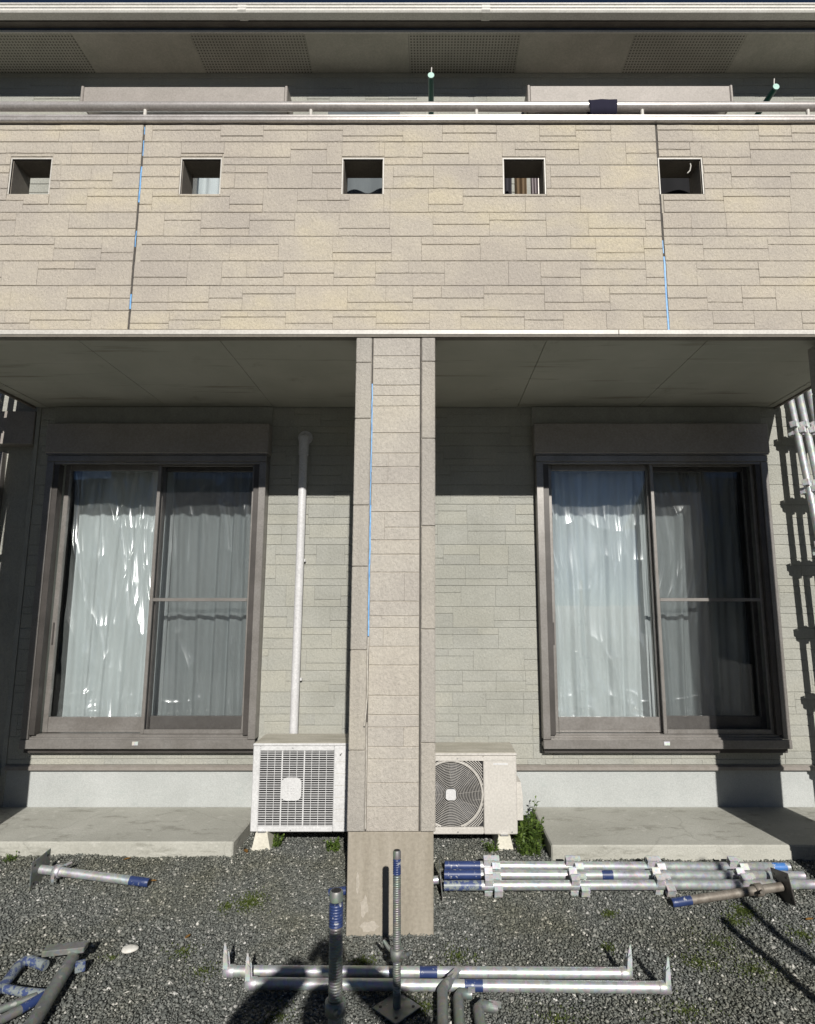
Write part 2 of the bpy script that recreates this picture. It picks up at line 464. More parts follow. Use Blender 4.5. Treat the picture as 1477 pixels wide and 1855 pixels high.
# ------------------------------------------------------------------ mesh helpers
class MB:
    def __init__(s):
        s.v, s.f, s.sm = [], [], []

    def add(s, verts, faces, smooth=False):
        b = len(s.v)
        s.v += [tuple(p) for p in verts]
        s.f += [tuple(b + i for i in f) for f in faces]
        s.sm += [smooth] * len(faces)
        return s

    def box(s, x0, x1, y0, y1, z0, z1):
        return s.add([(x0, y0, z0), (x1, y0, z0), (x1, y1, z0), (x0, y1, z0),
                      (x0, y0, z1), (x1, y0, z1), (x1, y1, z1), (x0, y1, z1)],
                     [(0, 3, 2, 1), (4, 5, 6, 7), (0, 1, 5, 4), (1, 2, 6, 5), (2, 3, 7, 6), (3, 0, 4, 7)])

    def bbox(s, x0, x1, y0, y1, z0, z1, b=0.004):
        """box with chamfered edges"""
        b = min(b, (x1 - x0) * 0.45, (y1 - y0) * 0.45, (z1 - z0) * 0.45)
        V, idx = [], {}
        for i, (xa, sx) in enumerate(((x0, 1), (x1, -1))):
            for j, (ya, sy) in enumerate(((y0, 1), (y1, -1))):
                for k, (za, sz) in enumerate(((z0, 1), (z1, -1))):
                    for a in range(3):
                        p = [xa + sx * b, ya + sy * b, za + sz * b]
                        p[a] = (xa, ya, za)[a]
                        idx[i, j, k, a] = len(V)
                        V.append(tuple(p))
        F = []
        for a in range(3):
            for side in (0, 1):
                u, w = (a + 1) % 3, (a + 2) % 3
                q = []
                for (cu, cw) in ((0, 0), (1, 0), (1, 1), (0, 1)):
                    c = [0, 0, 0]
                    c[a], c[u], c[w] = side, cu, cw
                    q.append(idx[c[0], c[1], c[2], a])
                F.append(q if side else q[::-1])
        for a in range(3):
            u, w = (a + 1) % 3, (a + 2) % 3
            for cu in (0, 1):
                for cw in (0, 1):
                    c0, c1 = [0, 0, 0], [0, 0, 0]
                    c0[a], c1[a] = 0, 1
                    c0[u] = c1[u] = cu
                    c0[w] = c1[w] = cw
                    q = [idx[(*c0, u)], idx[(*c1, u)], idx[(*c1, w)], idx[(*c0, w)]]
                    F.append(q if (cu ^ cw) else q[::-1])
        for i in (0, 1):
            for j in (0, 1):
                for k in (0, 1):
                    q = [idx[i, j, k, 0], idx[i, j, k, 1], idx[i, j, k, 2]]
                    F.append(q if (i + j + k) % 2 else q[::-1])
        return s.add(V, F)

    def tube(s, pts, r, seg=14, caps=True, smooth=True):
        pts = [Vector(p) for p in pts]
        rs = r if isinstance(r, (list, tuple)) else [r] * len(pts)
        V, F = [], []
        prev = None
        for i, p in enumerate(pts):
            d = (pts[min(i + 1, len(pts) - 1)] - pts[max(i - 1, 0)]).normalized()
            if prev is None:
                a = Vector((0, 0, 1)) if abs(d.z) < 0.9 else Vector((1, 0, 0))
                u = d.cross(a).normalized()
            else:
                u = (prev - d * prev.dot(d)).normalized()
            prev = u
            w = d.cross(u)
            for k in range(seg):
                t = 2 * math.pi * k / seg
                V.append(p + (u * math.cos(t) + w * math.sin(t)) * rs[i])
        n = len(pts)
        for i in range(n - 1):
            for k in range(seg):
                a, b = i * seg + k, i * seg + (k + 1) % seg
                F.append((a, b, b + seg, a + seg))
        s.add(V, F, smooth)
        if caps:
            s.add([V[k] for k in range(seg)], [tuple(range(seg))[::-1]])
            s.add([V[(n - 1) * seg + k] for k in range(seg)], [tuple(range(seg))])
        return s

    def prism(s, poly, axis, a0, a1):
        """extrude a polygon (list of 2d points) along an axis"""
        def pt(p, a):
            q = [p[0], p[1]]
            q.insert(axis, a)
            return tuple(q)
        n = len(poly)
        V = [pt(p, a0) for p in poly] + [pt(p, a1) for p in poly]
        F = [tuple(range(n))[::-1], tuple(range(n, 2 * n))]
        F += [(i, (i + 1) % n, n + (i + 1) % n, n + i) for i in range(n)]
        return s.add(V, F)

    def move(s, mat):
        s.v = [tuple(mat @ Vector(p)) for p in s.v]
        return s

    def mesh(s, name, mat, org=(0, 0, 0)):
        me = bpy.data.meshes.new(name)
        me.from_pydata([(p[0] - org[0], p[1] - org[1], p[2] - org[2]) for p in s.v], [], s.f)
        me.polygons.foreach_set('use_smooth', s.sm)
        me.materials.append(M[mat])
        me.validate()
        # consistent outward normals
        import bmesh
        bm = bmesh.new()
        bm.from_mesh(me)
        bmesh.ops.recalc_face_normals(bm, faces=bm.faces)
        bm.to_mesh(me)
        bm.free()
        return me

    def build(s, name, mat, parent=None, org=None):
        if org is None:
            org = ROOTLOC.get(parent.name, (0, 0, 0)) if parent is not None else (0, 0, 0)
        o = bpy.data.objects.new(name, s.mesh(name, mat, org))
        COL.objects.link(o)
        if parent is not None:
            o.parent = parent
            ROOTLOC[o.name] = org
        return o


ROOTLOC = {}


def tag(o, label=None, cat=None, group=None, kind=None):
    if label:
        o['label'] = label
    if cat:
        o['category'] = cat
    if group:
        o['group'] = group
    if kind:
        o['kind'] = kind
    return o


def thing(name, label, cat, loc=(0, 0, 0), group=None, local=False):
    """an Empty at a thing's base; parts are modelled in world space unless local"""
    e = bpy.data.objects.new(name, None)
    e.empty_display_size = 0.1
    COL.objects.link(e)
    e.location = loc
    ROOTLOC[e.name] = (0, 0, 0) if local else tuple(loc)
    return tag(e, label, cat, group)


def bx(name, mat, parent, *a, b=0.0):
    m = MB()
    (m.bbox(*a, b=b) if b else m.box(*a))
    return m.build(name, mat, parent)


def copy_tree(o, parent=None):
    c = o.copy()
    COL.objects.link(c)
    c.parent = parent
    for ch in o.children:
        copy_tree(ch, c)
    return c


# value noise for cloth and ground
def vnoise(x, y, seed=0):
    r = np.random.default_rng(seed).random((64, 64))
    xi, yi = np.floor(x).astype(int), np.floor(y).astype(int)
    fx, fy = x - xi, y - yi
    fx, fy = fx * fx * (3 - 2 * fx), fy * fy * (3 - 2 * fy)
    g = lambda a, b: r[a % 64, b % 64]
    return (g(xi, yi) * (1 - fx) + g(xi + 1, yi) * fx) * (1 - fy) + (g(xi, yi + 1) * (1 - fx) + g(xi + 1, yi + 1) * fx) * fy


def grid_obj(name, X, Y, Z, mat, smooth=True, thick=0.0):
    n, m = X.shape
    V = np.stack([X, Y, Z], -1).reshape(-1, 3)
    i = np.arange(n - 1)[:, None] * m + np.arange(m - 1)[None, :]
    F = np.stack([i, i + 1, i + m + 1, i + m], -1).reshape(-1, 4)
    me = bpy.data.meshes.new(name)
    me.from_pydata(V.tolist(), [], F.tolist())
    me.polygons.foreach_set('use_smooth', [smooth] * len(me.polygons))
    me.materials.append(M[mat])
    o = bpy.data.objects.new(name, me)
    COL.objects.link(o)
    if thick:
        md = o.modifiers.new('thickness', 'SOLIDIFY')
        md.thickness = thick
    return o


# ------------------------------------------------------------------ layout (metres; camera at the origin, house along +Y)
DF = 3.188          # front of the balcony wall
DB = 3.345          # back of the balcony wall
D = 4.467           # front wall of the house
ZS = 3.092          # underside of the balcony
ZP = 4.405          # top of the balcony wall
XL, XR = -3.05, 2.64


def gz(y):
    t = np.clip((np.asarray(y, float) - 3.15) / 0.7, 0, 1)
    return 0.11 * t * t * (3 - 2 * t)


# ------------------------------------------------------------------ ground
gx = np.concatenate([[-400, -60, -14], np.linspace(-5, 5, 121), [14, 60, 400]])
gy = np.concatenate([[-400, -60, -14, -5, -1], np.linspace(0.5, 5.5, 91), [14, 60, 400]])
GX, GY = np.meshgrid(gx, gy, indexing='ij')
GZ = gz(GY) + (0.016 * (vnoise(GX * 2.3 + 20, GY * 2.3 + 20, 3) - 0.5) + 0.010 * (vnoise(GX * 6.1 + 30, GY * 6.1 + 30, 4) - 0.5)) * ((np.abs(GX) < 6) & (GY > -2) & (GY < 6))
ground = grid_obj('ground', GX, GY, GZ - 0.004, 'ground')
tag(ground, 'dark grey gravel ground in front of the house', 'ground', kind='structure')


road = bpy.data.objects.new('road', MB().box(-300, 300, -15.5, -9.0, -0.2, 0.012).mesh('road', 'road'))
COL.objects.link(road)
tag(road, 'pale concrete road beyond the gravel yard', 'road', kind='structure')


def hz(x, y):
    return gz(y) + 0.016 * (vnoise(np.asarray(x) * 2.3 + 20, np.asarray(y) * 2.3 + 20, 3) - 0.5) + 0.010 * (vnoise(np.asarray(x) * 6.1 + 30, np.asarray(y) * 6.1 + 30, 4) - 0.5)


def scatter_gravel():
    pts = []
    for (x0, x1, y0, y1, step) in ((-2.9, 2.9, 2.35, 4.46, 0.0112), (-4.4, 4.4, 1.2, 4.46, 0.032)):
        nx, ny = int((x1 - x0) / step), int((y1 - y0) / step)
        a, b = np.meshgrid(np.arange(nx), np.arange(ny), indexing='ij')
        x = (x0 + (a + nrng.random(a.shape)) * step).ravel()
        y = (y0 + (b + nrng.random(a.shape)) * step).ravel()
        if step < 0.02:
            k = (np.abs(x) < 0.78 * y + 0.05)
        else:
            k = ~((np.abs(x) < np.minimum(0.78 * y + 0.05, 2.9)) & (y > 2.35))
        pts.append(np.stack([x[k], y[k], np.full(k.sum(), step / 0.0112)], 1))
    P = np.concatenate(pts)
    # keep out of steps, footings
    x, y = P[:, 0], P[:, 1]
    out = ((x > -3.4) & (x < -1.20) & (y > 3.865)) | ((x > 0.72) & (y > 3.82)) | (
        (x > -0.41) & (x < 0.0) & (y > 3.20) & (y < 3.34))
    P = P[~out]
    n = len(P)
    base = np.array([[1, 0, 0], [-1, 0, 0], [0, 1, 0], [0, -1, 0], [0, 0, 1], [0, 0, -0.6]], float)
    S = (0.0040 + 0.0075 * nrng.random(n) ** 4) * np.minimum(P[:, 2], 2.2)
    sc = np.stack([S * (0.8 + 0.8 * nrng.random(n)), S * (0.8 + 0.6 * nrng.random(n)), S * (0.5 + 0.5 * nrng.random(n))], 1)
    V = base[None] * sc[:, None, :] * (0.75 + 0.5 * nrng.random((n, 6, 1)))
    V += nrng.normal(0, 0.18, (n, 6, 3)) * S[:, None, None]
    a = nrng.random(n) * 6.283
    ca, sa = np.cos(a)[:, None], np.sin(a)[:, None]
    t = nrng.normal(0, 0.35, n)[:, None]
    vx, vy, vz = V[..., 0], V[..., 1], V[..., 2]
    vx, vz = vx * np.cos(t) - vz * np.sin(t), vx * np.sin(t) + vz * np.cos(t)
    vx, vy = vx * ca - vy * sa, vx * sa + vy * ca
    zz = hz(P[:, 0], P[:, 1]) + 0.004 * nrng.random(n)
    V = np.stack([vx + P[:, :1], vy + P[:, 1:2], vz + zz[:, None]], -1).reshape(-1, 3)
    tri = np.array([[0, 2, 4], [2, 1, 4], [1, 3, 4], [3, 0, 4], [2, 0, 5], [1, 2, 5], [3, 1, 5], [0, 3, 5]])
    F = (np.arange(n)[:, None, None] * 6 + tri[None]).reshape(-1, 3)
    me = bpy.data.meshes.new('gravel')
    me.vertices.add(len(V))
    me.vertices.foreach_set('co', V.ravel())
    me.loops.add(F.size)
    me.loops.foreach_set('vertex_index', F.ravel().astype(np.int32))
    me.polygons.add(len(F))
    me.polygons.foreach_set('loop_start', np.arange(0, F.size, 3, dtype=np.int32))
    me.update(calc_edges=True)
    me.materials.append(M['gravel'])
    o = bpy.data.objects.new('gravel', me)
    COL.objects.link(o)
    tag(o, 'loose dark gravel stones with pale chips among them', 'gravel', kind='stuff')


scatter_gravel()

# ------------------------------------------------------------------ house
house = thing('house', 'two-storey house with cream and grey stone-pattern siding, balcony and pillars', 'house', (0, D, 0))


def stone_faces(mb, x0, x1, z0, z1, y, depth=0.0045, gap=0.0008, bev=0.0028, jit=0.0007):
    """one stone of the siding: proud face, soft chamfers and slightly chipped long edges, facing -Y"""
    ref = ZF if abs(y - DF) < 0.001 else ZR
    on = lambda z: abs((z - ref) / 0.455 - round((z - ref) / 0.455)) < 0.004
    xa, xb = x0 + gap * 0.15, x1 - gap * 0.15
    za, zb = z0 + gap + (0.0012 if on(z0) else 0), z1 - gap - (0.0012 if on(z1) else 0)
    yo = y + rng.uniform(-1, 1) * jit
    n = max(2, int((x1 - x0) / 0.055))
    V, F = [], []
    for i in range(n + 1):
        f = i / n
        x = xa + (xb - xa) * f
        if 0 < i < n:
            x += rng.uniform(-0.012, 0.012)
        xi = xa + bev * 0.22 + (xb - xa - bev * 0.44) * f
        if 0 < i < n:
            xi = x
        e0 = abs(rng.gauss(0, 0.0011)) + (0.003 if rng.random() < 0.06 else 0)
        e1 = abs(rng.gauss(0, 0.0011)) + (0.003 if rng.random() < 0.06 else 0)
        bz = min(bev, (zb - za) * 0.2)
        V += [(x, y + depth, za), (xi, yo, za + bz + e0), (xi, yo, zb - bz - e1), (x, y + depth, zb)]
        if i:
            q = 4 * (i - 1)
            F += [(q + k, q + 4 + k, q + 5 + k, q + 1 + k) for k in range(3)]
    F += [(0, 1, 2, 3), (4 * n + 3, 4 * n + 2, 4 * n + 1, 4 * n)]
    mb.add(V, F)


def cut(rects, holes):
    out = []
    for r in rects:
        todo = [r]
        for (hx0, hx1, hz0, hz1) in holes:
            nxt = []
            for (x0, x1, z0, z1) in todo:
                if hx1 <= x0 or hx0 >= x1 or hz1 <= z0 or hz0 >= z1:
                    nxt.append((x0, x1, z0, z1))
                    continue
                if hx0 > x0:
                    nxt.append((x0, hx0, z0, z1))
                if hx1 < x1:
                    nxt.append((hx1, x1, z0, z1))
                a, b = max(x0, hx0), min(x1, hx1)
                if hz0 > z0:
                    nxt.append((a, b, z0, hz0))
                if hz1 < z1:
                    nxt.append((a, b, hz1, z1))
            todo = nxt
        out += todo
    return [q for q in out if q[1] - q[0] > 0.012 and q[3] - q[2] > 0.010]


ROW = 0.455 / 3


def ashlar(x0, x1, z0, z1, zref, holes=(), wmin=0.17, wmax=0.37):
    """random stone pattern of the siding boards, rows of a third of a 455 mm board"""
    rects = []
    k = math.floor((z0 - zref) / ROW)
    while zref + k * ROW < z1 - 1e-4:
        a, b = max(z0, zref + k * ROW), min(z1, zref + (k + 1) * ROW)
        x = x0 - rng.uniform(0, 0.4)
        split = rng.random() < 0.5
        while x < x1:
            w = rng.uniform(wmin, wmax)
            if split:
                w *= 1.1
            xa, xb = max(x, x0), min(x + w, x1)
            if x1 - xb < 0.05:
                xb = x1
            if xb - xa > 0.04:
                if split and b - a > 0.1:
                    s = a + (b - a) * rng.choice((1 / 3, 0.5, 2 / 3))
                    if rng.random() < 0.35 and xb - xa > 0.3:
                        m = xa + (xb - xa) * rng.uniform(0.35, 0.65)
                        rects += [(xa, xb, a, s), (xa, m, s, b), (m, xb, s, b)]
                    else:
                        rects += [(xa, xb, a, s), (xa, xb, s, b)]
                else:
                    rects.append((xa, xb, a, b))
            x = xb if xb == x1 else x + w
            split = rng.random() < (0.68 if split else 0.9)
        k += 1
    return cut(rects, holes)


PENDING = []


def lay(rects, y, mat, parent, joined=False):
    """note the stones of one surface; they are built once all surfaces are known"""
    for r in rects:
        seen = 0.0 if joined else (r[1] - r[0]) * (r[3] - r[2]) / y ** 2
        PENDING.append((seen, r, y, mat, parent))


def build_stones():
    """the 300 stones that show largest are objects, the rest one joined part per surface"""
    PENDING.sort(key=lambda q: -q[0])
    rest = {}
    for k, (seen, r, y, mat, parent) in enumerate(PENDING):
        if k < 300 and seen > 0:
            mb_ = MB()
            stone_faces(mb_, *r, y)
            mb_.build('siding_stone', mat, parent)
        else:
            rest.setdefault((parent.name, mat), [parent, mat, []])[2].append((r, y))
    for parent, mat, rs in rest.values():
        mb_ = MB()
        for r, y in rs:
            stone_faces(mb_, *r, y)
        o = mb_.build('small_siding_stones', mat, parent)
        o['kind'] = 'stuff'


# --- openings
LW = (-2.80, -1.285, 0.665, 2.64)      # lower left window opening
RW = (0.845, 2.44, 0.665, 2.64)
UW1 = (-2.74, -1.20, 3.42, 5.50)       # upper windows
UW2 = (0.83, 2.38, 3.42, 5.50)
WX0, WX1 = -3.0, 4.4


def wall_boxes(mb, rects, y0, y1):
    for (a, b, c, d) in rects:
        mb.box(a, b, y0, y1, c, d)


mb = MB()
wall_boxes(mb, cut([(WX0, WX1, 0.455, 3.4)], [LW, RW]), D + 0.005, D + 0.13)
front_wall = mb.build('front_wall', 'joint_wall', house)
ZR = 1.421
visible = []
for (a, b, c, d) in ((-1.225, 0.775, 0.472, 3.085), (2.50, 3.5, 0.472, 3.085)):
    visible += ashlar(a, b, c, d, ZR)
hidden = []
for r in list(visible):
    # stones behind the middle pillar, above the shadow line or outside the picture are joined
    if r[2] > 2.42 or (r[0] > -0.60 and r[1] < 0.02) or r[0] > 2.95:
        visible.remove(r)
        hidden.append(r)
lay(visible, D, 'wall', front_wall)
hidden += ashlar(-2.995, -1.229, 0.472, 3.085, ZR, [(-2.87, -1.22, 0.56, 3.09)])
hidden += ashlar(0.779, 2.496, 0.472, 3.085, ZR, [(0.77, 2.505, 0.56, 3.09)])
hidden += ashlar(3.504, WX1, 0.472, 3.4, ZR)
lay(hidden, D, 'wall', front_wall, True)

mb = MB()
wall_boxes(mb, cut([(-4.8, WX1, 3.4, 6.03)], [UW1, UW2]), D + 0.005, D + 0.13)
upper_wall = mb.build('upper_wall', 'joint_wall', house)
lay(ashlar(-4.8, WX1, 3.4, 6.015, ZR, [(-2.80, -1.15, 3.36, 5.70), (0.77, 2.44, 3.36, 5.71)]), D, 'wall', upper_wall, True)

# foundation and flashing
fd = bx('foundation', 'foundation', house, WX0, WX1, D + 0.012, D + 0.13, -0.1, 0.452)
mb = MB()
mb.prism([(D - 0.022, 0.440), (D - 0.022, 0.462), (D - 0.004, 0.472), (D + 0.10, 0.472), (D + 0.10, 0.452), (D - 0.018, 0.452), (D - 0.018, 0.44)],
         0, WX0, WX1)
mb.build('flashing', 'flash', house)

# interior behind the lower and upper windows
for (a, b, c, d) in ((-2.98, 2.9, 0.5, 3.0), (-2.98, 2.9, 3.45, 5.9)):
    mb = MB()
    y0, y1 = D + 0.135, D + 2.4
    mb.box(a, b, y1, y1 + 0.05, c, d)
    mb.box(a - 0.05, a, y0, y1, c, d)
    mb.box(b, b + 0.05, y0, y1, c, d)
    mb.box(a, b, y0, y1, c - 0.05, c)
    mb.box(a, b, y0, y1, d, d + 0.05)
    mb.build('room_shell', 'room', house)

# --- left wing, a hand's breadth behind the front wall
WY = D + 0.10
mb = MB()
wall_boxes(mb, cut([(-4.9, -3.0, 0.0, 3.4)], [(-4.5, -3.30, 0.5, 2.75)]), WY, WY + 0.1)
wing = mb.build('side_wall', 'wall', house)
bx('corner_post', 'joint_wall', house, -3.03, -3.0, D - 0.004, WY + 0.02, 0.0, 3.40)
bx('header_panel', 'shutter', house, -4.6, -3.045, D + 0.0, WY + 0.002, 2.80, 3.06, b=0.004)
w = bx('side_window', 'frame', house, -3.36, -3.30, WY - 0.05, WY + 0.05, 0.5, 2.75, b=0.003)
bx('window_frame', 'white_trim', w, -3.40, -3.362, WY - 0.03, WY + 0.05, 0.5, 2.75, b=0.003)
bx('pane', 'glass', w, -4.5, -3.40, WY + 0.02, WY + 0.026, 0.5, 2.75)
bx('blind', 'white_trim', w, -4.5, -3.40, WY + 0.06, WY + 0.07, 0.5, 2.75)


# --- lower windows
def window(x0, x1, op):
    """sliding window with shutter guide frame; x0..x1 outer frame"""
    z0, z1 = 0.61, 2.69
    yf = D - 0.09
    win = bx('window', 'frame', house, x0, x1, yf + 0.012, D + 0.0, z0 + 0.0, z0 + 0.028, b=0.003)
    ROOTLOC[win.name] = ROOTLOC[house.name]
    for (a, b) in ((x0, x0 + 0.052), (x1 - 0.052, x1)):
        bx('jamb', 'frame', win, a, b, yf, D + 0.10, z0 + 0.052, z1 - 0.05, b=0.003)
    mb = MB()
    mb.bbox(x0, x1, yf, D + 0.10, z1 - 0.048, z1, b=0.003)
    mb.bbox(x0 + 0.054, x1 - 0.054, yf + 0.006, yf + 0.02, z1 - 0.066, z1 - 0.050, b=0.002)
    mb.build('head', 'frame', win)
    mb = MB()
    mb.bbox(x0 + 0.0, x1 - 0.0, yf - 0.008, yf + 0.012, z0 - 0.01, z0 + 0.050, b=0.003)
    mb.bbox(x0 + 0.054, x1 - 0.054, yf + 0.013, D - 0.055, z0 + 0.028, z0 + 0.062, b=0.003)
    mb.bbox(x0 + 0.054, x1 - 0.054, D - 0.054, D - 0.012, z0 + 0.028, z0 + 0.078, b=0.003)
    mb.bbox(x0 + 0.054, x1 - 0.054, D - 0.011, D + 0.10, z0 + 0.028, z0 + 0.074, b=0.003)
    mb.build('sill', 'frame', win)
    # guide grooves, dark
    for a in (x0 + 0.053, x1 - 0.091):
        bx('guide_rail', 'frame_dark', win, a, a + 0.038, yf + 0.010, D - 0.02, z0 + 0.08, z1 - 0.067)
    # two sashes; the left one runs in the outer track
    xa, xb = x0 + 0.092, x1 - 0.092
    xm = (xa + xb) / 2
    for (a, b, y, m2) in ((xa, xm + 0.022, D + 0.000, 'frame'), (xm - 0.018, xb, D + 0.040, 'frame')):
        s = MB()
        zb, zt = z0 + 0.080, z1 - 0.052
        s.bbox(a, a + 0.036, y, y + 0.032, zb, zt, b=0.003)
        s.bbox(b - 0.036, b, y, y + 0.032, zb, zt, b=0.003)
        s.bbox(a + 0.0365, b - 0.0365, y + 0.002, y + 0.030, zb, zb + 0.105, b=0.003)
        s.bbox(a + 0.0365, b - 0.0365, y + 0.001, y + 0.006, zb + 0.02, zb + 0.026, b=0.001)
        s.bbox(a + 0.0365, b - 0.0365, y + 0.002, y + 0.030, zt - 0.045, zt, b=0.003)
        so = s.build('sash', m2, win)
        p = bx('pane', 'glass', win, a + 0.034, b - 0.034, y + 0.014, y + 0.018, zb + 0.103, zt - 0.043)
    # insect screen over the right half
    s = MB()
    a, b, y = xm - 0.004, xb + 0.004, D - 0.046
    zb, zt = z0 + 0.080, z1 - 0.052
    s.bbox(a, a + 0.024, y, y + 0.016, zb, zt, b=0.002)
    s.bbox(b - 0.024, b, y, y + 0.016, zb, zt, b=0.002)
    s.bbox(a + 0.0245, b - 0.0245, y, y + 0.016, zb, zb + 0.03, b=0.002)
    s.bbox(a + 0.0245, b - 0.0245, y, y + 0.016, zt - 0.024, zt, b=0.002)
    s.bbox(a + 0.0245, b - 0.0245, y, y + 0.016, 1.612, 1.636, b=0.002)
    s.build('screen_frame', 'frame', win)
    mb = MB()
    mb.add([(a + .02, y + .008, zb + .02), (b - .02, y + .008, zb + .02), (b - .02, y + .008, zt - .02), (a + .02, y + .008, zt - .02)],
           [(0, 1, 2, 3)])
    mb.build('insect_mesh', 'screen', win)
    bx('latch', 'galv_bright', win, xm - 0.03, xm + 0.012, yf - 0.013, yf - 0.004, z0 + 0.014, z0 + 0.040, b=0.002)
    bx('handle', 'frame_dark', win, xa + 0.012, xa + 0.024, D - 0.006, D + 0.001, 1.30, 1.46, b=0.002)
    # shutter box above
    sb = bx('shutter_box', 'shutter', house, x0 - 0.012, x1 + 0.012, D - 0.11, D + 0.004, z1 + 0.012, 2.93, b=0.005)
    bx('box_trim', 'frame', sb, x0 - 0.006, x1 + 0.006, D - 0.102, D + 0.002, z1 + 0.0025, z1 + 0.0115)
    bx('box_head', 'joint_wall', sb, x0 - 0.012, x1 + 0.012, D - 0.02, D + 0.004, 2.931, 3.086)
    return win


window(-2.862, -1.228, LW)
window(0.778, 2.502, RW)
# reveal under the sill
for (a, b) in ((-2.85, -1.24), (0.79, 2.49)):
    bx('sill_seal', 'frame_dark', house, a, b, D - 0.055, D + 0.02, 0.565, 0.60)

# --- upper windows with shutter boxes
for i, (x0, x1, z0, z1) in enumerate((UW1, UW2)):
    win = bx('upper_window', 'frame', house, x0, x1, D - 0.03, D + 0.06, z0, z0 + 0.06, b=0.004)
    mb = MB()
    for (a, b) in ((x0, x0 + 0.05), (x1 - 0.05, x1), ((x0 + x1) / 2 - 0.03, (x0 + x1) / 2 + 0.03)):
        mb.bbox(a, b, D - 0.028, D + 0.06, z0 + 0.061, z1 - 0.061, b=0.004)
    mb.bbox(x0, x1, D - 0.03, D + 0.06, z1 - 0.06, z1, b=0.004)
    mb.build('window_frame', 'frame', win)
    bx('pane', 'glass', win, x0 + 0.05, x1 - 0.05, D + 0.02, D + 0.026, z0 + 0.06, z1 - 0.06)
    zt = (5.694, 5.703)[i]
    zb = (5.548, 5.556)[i]
    sx0, sx1 = ((-2.785, -1.175), (0.79, 2.39))[i]
    sb = bx('shutter_box', 'shutter', house, sx0, sx1, D - 0.20, D + 0.004, zb, zt, b=0.005)
    for (a, b) in ((sx0 - 0.022, sx0 + 0.0), (sx1 - 0.0, sx1 + 0.022)):
        bx('end_cap', 'shutter', sb, a, b, D - 0.206, D + 0.004, zb - 0.006, zt + 0.006, b=0.006)
    bx('bottom_lip', 'rail', sb, sx0, sx1, D - 0.203, D - 0.02, zb - 0.010, zb - 0.001)
cu_x = np.linspace(-2.72, -1.22, 120)
CX, CZ = np.meshgrid(cu_x, np.linspace(3.5, 5.46, 12), indexing='ij')
c = grid_obj('curtain', CX, D + 0.12 + 0.02 * np.sin(CX * 55) + 0.012 * np.sin(CX * 23 + 1), CZ, 'lace', thick=0.002)
tag(c, 'pale curtain behind the upstairs window, glimpsed through a square balcony opening', 'curtain', 'curtains')

# --- balcony wall with its square openings
HX = [(-2.462, -2.232), (-1.464, -1.237), (-0.518, -0.285), (0.424, 0.661), (1.336, 1.582)]
HZ = (3.955, 4.18)
holes = [(a, b, *HZ) for a, b in HX]
mb = MB()
wall_boxes(mb, cut([(XL, XR, 3.105, ZP)], holes), DF + 0.005, DB)
balcony = mb.build('balcony_wall', 'joint', house)
SEAMS = (-1.70, 1.33)
edges = [XL, *SEAMS, XR]
ZF = 3.683
g = [(a - 0.0085, b + 0.0085, HZ[0] - 0.0035, HZ[1] + 0.012) for a, b in HX]
for i in range(3):
    a = edges[i] + (0.006 if i else 0)
    b = edges[i + 1] - (0.006 if i < 2 else 0)
    lay(ashlar(a, b, 3.115, ZP, ZF, g), DF, 'fascia', balcony)
for sx in SEAMS:
    bx('open_joint', 'gap', balcony, sx - 0.0055, sx + 0.0055, DF + 0.0035, DF + 0.0048, 3.112, ZP)


def tape(parent, x, y, spans, w=0.0035):
    for (a, b, dx, ww) in spans:
        mb = MB()
        n = max(2, int((b - a) / 0.04))
        V, F = [], []
        for k in range(n + 1):
            z = a + (b - a) * k / n
            e = rng.uniform(-0.0012, 0.0012)
            V += [(x + dx - ww + e, y, z), (x + dx + ww + e, y, z), (x + dx + ww + e, y + 0.002, z), (x + dx - ww + e, y + 0.002, z)]
            if k:
                q = 4 * (k - 1)
                for u in range(4):
                    F.append((q + u, q + (u + 1) % 4, q + 4 + (u + 1) % 4, q + 4 + u))
        F += [(0, 1, 2, 3), (4 * n + 3, 4 * n + 2, 4 * n + 1, 4 * n)]
        mb.add(V, F)
        mb.build('blue_tape', 'blue_tape', parent)


tape(balcony, SEAMS[0], DF + 0.0015, [(3.90, 4.13, 0.001, 0.004), (4.20, 4.30, 0.002, 0.0025), (4.34, 4.39, 0.002, 0.002), (3.24, 3.33, -0.001, 0.004), (3.62, 3.72, 0.0, 0.0025)])
tape(balcony, SEAMS[1], DF + 0.0015, [(3.11, 3.56, 0.0, 0.0045), (3.58, 3.66, -0.002, 0.0025)])
# frames in the openings
for (a, b) in HX:
    mb = MB()
    z0, z1 = HZ
    t = 0.0065
    y0, y1 = DF + 0.003, DF + 0.012
    mb.box(a - t, a, y0, y1, z0 - .002, z1 + t)
    mb.box(b, b + t, y0, y1, z0 - .002, z1 + t)
    mb.box(a + 0.0005, b - 0.0005, y0 + .001, y1 + .001, z1, z1 + t)
    f = mb.build('opening_trim', 'white_trim', balcony)
    # liner boards of the tunnel
    mb = MB()
    lt = 0.004
    mb.box(a, a + lt, y1 + .002, DB + .002, z0 + lt, z1 - lt)
    mb.box(b - lt, b, y1 + .002, DB + .002, z0 + lt, z1 - lt)
    mb.box(a, b, y1 + .002, DB + .002, z1 - lt, z1)
    mb.box(a, b, y1 + .002, DB + .002, z0, z0 + lt)
    mb.build('opening_liner', 'soffit_edge', balcony)
